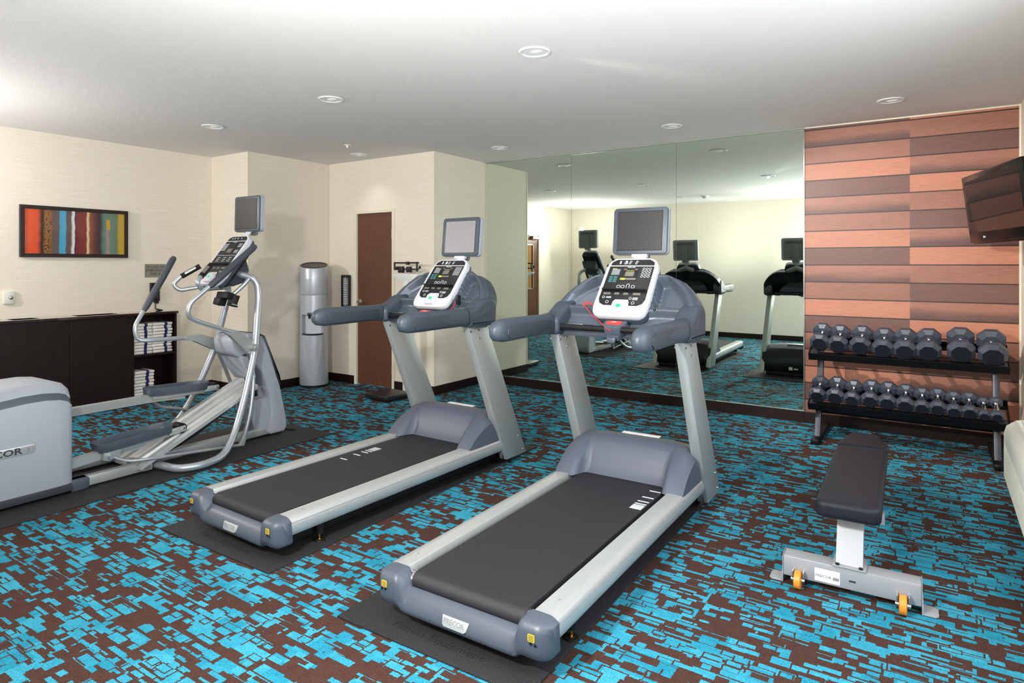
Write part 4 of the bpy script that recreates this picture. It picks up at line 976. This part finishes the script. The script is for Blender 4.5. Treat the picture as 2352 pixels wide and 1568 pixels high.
def cup_dispenser():
    T = empty('cup_dispenser', (-5.985, YB, 1.12)); tag(T, 'tall black cup dispenser with stacked cups on the wall beside the water cooler', 'cup dispenser')
    MB().box((-.045, -.085, -.19), (.045, 0, .20), .008).build('dispenser_case', 'cooler_black', T)
    q = MB(); q.lathe([(0, -.17), (.026, -.17), (.03, .17), (0, .17)], 20, (.03, -.075, 0)); q.build('clear_tube', 'grey_back_plastic', T)
    for k in range(14): q = MB(); q.lathe([(.027, -.15 + k * .022), (.033, -.146 + k * .022), (.027, -.142 + k * .022)], 16, (.03, -.076, 0)); q.build('cup_rim', 'fixture_white', T)
cup_dispenser()
def scale():
    T = empty('balance_scale', (-4.86, 4.92, 0), -4); tag(T, 'white balance beam weighing scale with a black platform beside the closet door', 'weighing scale')
    MB().box((-.26, -.10, .012), (.10, .245, .065), .012).build('platform', 'scale_black', T)
    for x in (-.22, .06):
        for y in (-.06, .2): MB().lathe([(0, 0), (.015, 0), (.015, .015), (0, .015)], 12, (x, y, 0)).build('rubber_foot', 'black_rubber', T)
    MB().box((-.035, .235, .0), (.045, .30, 1.27), .008).build('column', 'scale_white', T)
    q = MB(); q.prism([(-.19, 1.345), (.20, 1.345), (.20, 1.33), (.08, 1.255), (-.06, 1.255), (-.19, 1.31)], -.30, -.24, .006, M=Matrix(((1, 0, 0, 0), (0, 0, -1, 0), (0, 1, 0, 0), (0, 0, 0, 1)))); q.build('beam_housing', 'scale_white', T)
    b = MB(); b.cyl((-.19, .265, 1.395), (.19, .265, 1.395), .008); b.cyl((-.19, .265, 1.465), (.19, .265, 1.465), .009); b.box((-.20, .258, 1.39), (-.185, .272, 1.475)); b.box((.155, .258, 1.37), (.17, .272, 1.475)); b.build('weigh_beam', 'scale_black', T)
    for x, w, z, h in ((-.085, .035, 1.40, .045), (.04, .03, 1.40, .04), (.02, .015, 1.465, .022), (-.165, .02, 1.41, .025)): MB().box((x - w, .245, z - h), (x + w, .285, z + h * .6), .005).build('poise_weight', 'scale_black', T)
    MB().box((.19, .26, 1.40), (.22, .27, 1.43)).build('pointer', 'scale_black', T, 0)
scale()

# ------------------------------------------------------------------ dumbbells and rack
def rack():
    T = empty('dumbbell_rack', (-.22, 5.9, 0)); tag(T, 'black two-tier steel dumbbell rack against the plank wall', 'rack')
    def tray(y0, z0, y1, z1, nm, xl, xr):
        b = MB(); ang = math.atan2(z1 - z0, y1 - y0)
        M = Matrix.Translation((0, y0, z0)) @ Matrix.Rotation(ang, 4, 'X'); L = math.hypot(y1 - y0, z1 - z0)
        b.box((xl, 0, -.01), (xr, .055, -.002), .001, M=M); b.box((xl, -.006, -.05), (xr, .002, .012), .002, M=M)
        b.box((xl, L - .055, -.01), (xr, L, -.002), .001, M=M); b.box((xl, L - .002, -.05), (xr, L + .006, .03), .002, M=M)
        for x in (xl, xr - .008): b.box((x, -.004, -.05), (x + .008, L + .004, .012), .001, M=M)
        t = b.build(nm, 'rack_steel', T, 0)
        q = MB()
        for x in (xl + .04, xr - .04):
            q.box((x - .028, .012, -.001), (x + .028, .07, .004), .002, M=M); 
        q.build('mounting_plate', 'rack_leg', t)
        q = MB()
        for x in (xl + .04, xr - .04): q.lathe([(0, .004), (.009, .004), (.009, .007), (0, .007)], 12, M=M @ Matrix.Translation((x, .04, 0)))
        q.build('bolt', 'console_black', t)
    # local origin x -.22, y 5.9
    tray(-.115, .700, .14, .813, 'upper_tray', -.665, .665)
    tray(-.215, .306, .03, .415, 'lower_tray', -.655, .66)
    MX = Matrix(((0, 0, 1, 0), (1, 0, 0, 0), (0, 1, 0, 0), (0, 0, 0, 1)))
    for s in (-1, 1):
        l = MB(); l.prism([(-.19, .035), (-.13, .035), (.02, .36), (.085, .80), (.03, .80), (-.04, .38)], s * .59 - .022, s * .59 + .022, .004, M=MX); l.build('leg', 'rack_leg', T)
        l = MB(); l.box((s * .59 - .03, -.31, 0), (s * .59 + .03, .38, .045), .006); l.build('foot', 'rack_steel', T)
    MB().box((-.59, .0, .20), (.59, .03, .245), .004).build('cross_member', 'rack_steel', T)
rack()
def head_mesh(sgn):
    """unit-radius faceted end, x axis = bar direction, length 1"""
    N = 8; q = MB(); rot = math.pi / 8
    def ring(x, r): return [(x, r * math.cos(rot + 2 * math.pi * k / N), r * math.sin(rot + 2 * math.pi * k / N)) for k in range(N)]
    q.loft([ring(sgn * .0, .62), ring(sgn * .26, 1.0), ring(sgn * .66, 1.0), ring(sgn * 1.0, .70)])
    return q
def dumbbell_proto():
    T = empty('dumbbell')
    for s in (-1, 1):
        q = head_mesh(s); hd = q.build('weight_head', ['urethane_painted_lit', 'urethane_painted_shade'], T, 0)
        for p in hd.data.polygons:
            if abs(p.normal.x) > .97 and p.center.x * s > .5: p.material_index = 1  # end faces take the painted shade
        hd.location = (s * .055, 0, 0); hd.scale = (.085, .075, .075)
    MB().tube([(-.06, 0, 0), (-.035, 0, 0), (0, 0, 0), (.035, 0, 0), (.06, 0, 0)], [.0135, .0140, .0165, .0140, .0135], 16).build('grip_handle', 'polished_chrome', T, 60)
    q = MB()
    for s in (-1, 1): q.cyl((s * .048, 0, 0), (s * .060, 0, 0), .021, n=20)
    q.build('collar', 'polished_chrome', T)
    return T
DP = dumbbell_proto(); fdb = True
def dumbbell(x, y, z, r, ln, ang, lab, group):
    global fdb
    t = DP if fdb else copy_tree(DP); fdb = False
    t.location = (x, y, z); t.rotation_euler = (R(90) * 0, -R(ang), R(90))
    tag(t, lab, 'dumbbell', group)
    for ch in [c for c in COL.objects if c.parent == t]:
        if ch.name.startswith('weight_head'):
            s = 1 if ch.location.x > 0 else -1; ch.location = (s * .058, 0, 0); ch.scale = (ln, r, r)
top = [(-.800, .785, .078), (-.665, .775, .080), (-.505, .772, .083), (-.347, .762, .083), (-.201, .760, .087), (-.047, .763, .090), (.156, .774, .095), (.345, .765, .097)]
n8 = ['leftmost', 'second from left', 'third from left', 'fourth from left', 'fifth from left', 'sixth from left', 'seventh from left', 'eighth from left', 'ninth from left', 'tenth from left', 'eleventh from left', 'rightmost']
AN = 24
def place(x, yf, zf, r, ln, i, n, row, grp):
    # (yf, zf): centre of the front face
    half = .058 + ln; c, s = math.cos(R(AN)), math.sin(R(AN))
    nm = n8[i] if i < n - 1 else 'rightmost'
    size = 'large' if row == 'upper' else ('small' if r < .05 else 'medium')
    dumbbell(x, yf + half * c, zf + half * s, r, ln, AN, '%s black faceted dumbbell, %s on the %s shelf of the rack' % (size, nm, row), grp)
for i, (x, z, r) in enumerate(top): place(x, 5.765, z + .006, r, .070 + (r - .078) * 1.0, i, 8, 'upper', 'large dumbbells on the upper shelf')
bot = [(-.802, .370, .068), (-.672, .374, .070), (-.553, .366, .064), (-.428, .374, .067), (-.312, .371, .068), (-.195, .366, .067), (-.088, .360, .060), (.012, .364, .062), (.111, .358, .057), (.205, .360, .058), (.290, .351, .043), (.363, .353, .045)]
for i, (x, z, r) in enumerate(bot): place(x, 5.655, z + .004, r, .034 + r * .45, i, 12, 'lower', 'dumbbells on the lower shelf')

# ------------------------------------------------------------------ bench
def bench():
    T = empty('weight_bench', (-.315, 3.15, 0), 1.8); tag(T, 'flat weight bench with black vinyl pad and silver frame at the right', 'bench')
    b = MB(); b.box((-.265, -.045, .035), (.265, .045, .125), .004); fb = b.build('foot_beam', 'bench_silver', T)
    for s in (-1, 1):
        q = MB(); q.box((s * .265, -.048, .0335) if s > 0 else (-.268, -.048, .0335), (.268, .048, .1265) if s > 0 else (-.265, .048, .1265)); q.prism([(s * .266, -.045), (s * .315, -.045), (s * .325, -.035), (s * .325, .03), (s * .315, .045), (s * .266, .045)], .003, .009, .001); q.prism([(s * .266, -.046), (s * .272, -.046), (s * .272, .046), (s * .266, .046)], .003, .05, .001); q.build('anchor_plate', 'bench_silver', fb, 30)
        w = MB(); w.tube([(s * .20 - .015, -.075, .04), (s * .20 - .012, -.075, .04), (s * .20 + .012, -.075, .04), (s * .20 + .015, -.075, .04)], [.030, .0385, .0385, .030], 24); wl = w.build('wheel', 'orange_wheel', T)
        q = MB(); q.cyl((s * .20 - .028, -.075, .04), (s * .20 + .028, -.075, .04), .008); q.box((s * .20 - .024, -.08, .03), (s * .20 - .019, -.04, .075), .001); q.box((s * .20 + .019, -.08, .03), (s * .20 + .024, -.04, .075), .001); q.build('wheel_fork', 'polished_chrome', T)
    q = MB(); q.box((-.135, -.0462, .045), (-.035, -.0448, .100)); lb = q.build('label', 'label_white', fb, 0)
    text('maker_lettering', 'PRECOR', .017, 'ink_dark', frame((-.10, -.0465, .068), (1, 0, 0), (0, 0, 1)), lb, .0002)
    q = MB()
    for k in range(11): q.box((-.062 + k * .0022, -.0468, .060), (-.0608 + k * .0022, -.0462, .074))
    q.build('barcode', 'ink_dark', lb, 0)
    q = MB(); q.box((.0, -.0462, .070), (.026, -.0452, .078)); q.build('small_label', 'ink_dark', fb, 0)
    p = MB(); p.box((-.065, -.052, .125), (.065, .075, .135), .002); p.build('post_flange', 'bench_silver', fb)
    t = MB(); t.loft([[(-.052, y0, z), (.052, y0, z), (.052, y1, z), (-.052, y1, z)] for y0, y1, z in ((-.035, .035, .134), (.055, .125, .355))]); t.build('post', 'bench_silver', T, 0)
    q = MB()
    for x in (-.045, .045): q.lathe([(0, .135), (.009, .135), (.008, .141), (0, .142)], 12, (x, -.045, 0))
    q.build('bolt', 'console_black', fb)
    b = MB(); b.box((-.035, .03, .30), (.035, 1.02, .362), .004); b.box((-.03, .93, .05), (.03, 1.0, .31), .004); b.box((-.11, .92, .0), (.11, .99, .06), .004); b.build('spine', 'bench_silver', T)
    # pad
    def pad(outline, z0, z1, nm, dome=.0):
        q = MB(); q.prism(outline, z0 - .022, z1 - .022, .022, seg=5, ins=.004); return q.build(nm, 'vinyl', T, 50)
    pd = pad(rrect(-.125, -.15, .125, .855, .034), .385, .458, 'seat_pad')
    hp = pad([(-.105, .862), (.105, .862), (.122, .885), (.122, .94), (.075, 1.175), (.055, 1.195), (-.055, 1.195), (-.075, 1.175), (-.122, .94), (-.122, .885)], .390, .462, 'head_pad')
    for y in (.10, .40, ): MB().box((-.1, y - .0006, .4350), (.1, y + .0006, .4364)).build('seam', 'console_black', pd, 0)
    for x in (-.1, .1): MB().box((x - .0006, -.12, .4350), (x + .0006, .84, .4364)).build('seam', 'console_black', pd, 0)
bench()

# ------------------------------------------------------------------ air conditioner and television on the right wall
def ptac():
    T = empty('air_conditioner', (XE - .002, 4.28, 0)); tag(T, 'beige wall air conditioner with top grille, low on the right wall', 'air conditioner')
    x1 = .335 - XE + .002
    prof = [(0, .15), (x1 + .06, .15), (x1 + .01, .17), (x1, .20), (x1, .445), (x1 + .012, .490), (x1 + .05, .520), (0, .550)]
    MB().prism([(a, b) for a, b in prof], -1.06, .50, .012, M=Matrix(((1, 0, 0, 0), (0, 0, 1, 0), (0, 1, 0, 0), (0, 0, 0, 1))), seg=3).build('cabinet_shell', 'ptac_beige', T, 40)
    q = MB()
    for k in range(15): z = .205 + k * .013; q.box((x1 - .003, -1.0, z), (x1 + .002, .44, z + .005), .001)
    q.build('front_louvres', 'ptac_beige', T, 0)
    q = MB()
    M = Matrix.Translation((x1 + .055, 0, .5215)) @ Matrix.Rotation(-math.atan2(.030, 0.165 - .0), 4, 'Y')
    MB().box((0, -1.0, .0002), (.13, .46, .0015), M=M).build('grille_recess', 'ptac_dark', T, 0)
    for k in range(6): q.box((k * .026 - .002, -1.0, .001), (k * .026 + .003, .46, .008), M=M)
    for k in range(38): q.box((0, -1.0 + k * .0395, .001), (.13, -.994 + k * .0395, .008), M=M)
    q.build('discharge_grille', 'ptac_beige', T, 0)
ptac()
def tv():
    # left edge near (.18,5.83), running to the right wall
    a, b = Vector((.185, 5.83, 0)), Vector((.445, 4.84, 0)); ctr = (a + b) / 2
    T = empty('television', (XE, ctr.y, 0)); tag(T, 'black flat television on a wall arm high beside the plank wall', 'television')
    xdir = (b - a).normalized(); w = (b - a).length
    up = Vector((0, 0, 1)); n = xdir.cross(up); up = (up * math.cos(R(7)) - n * math.sin(R(-7)) * 1).normalized()
    M = Matrix.Translation((-XE, -ctr.y, 0)) @ frame((ctr.x, ctr.y, 1.845), xdir, up); h = .49
    t = MB().prism(rrect(-w / 2, -h / 2, w / 2, h / 2, .012), -.07, 0, .006, M=M)
    t.prism(rrect(-w / 2 + .02, -h / 2 - .012, w / 2 - .02, -h / 2 + .02, .012), -.05, -.01, .004, M=M); cs = t.build('tv_case', 'tv_black', T)
    MB().prism(rrect(-w / 2 + .045, -h / 2 + .075, w / 2 - .045, h / 2 - .04, .002), -.002, .0012, M=M).build('tv_screen', 'tv_glass', T, 0)
    lg = MB(); lg.lathe([(0, 0), (.008, 0), (.008, .001), (0, .001)], 16, M=M @ Matrix.Translation((-.23, -h / 2 + .038, .0005))); lg.build('logo_disc', 'label_white', cs)
    text('logo_lettering', 'LG', .018, 'label_white', M @ Matrix.Translation((-.207, -h / 2 + .038, .0012)), cs, .0003)
    c = M @ Vector((0, 0, -.07)); q = MB(); q.tube([(c.x, c.y, c.z), (c.x + .06, c.y + .05, c.z), (-.02, .0, c.z)], .02, 10); q.box((-.03, -.1, c.z - .12), (0, .1, c.z + .12), .004); q.build('wall_arm', 'console_black', T)
tv()
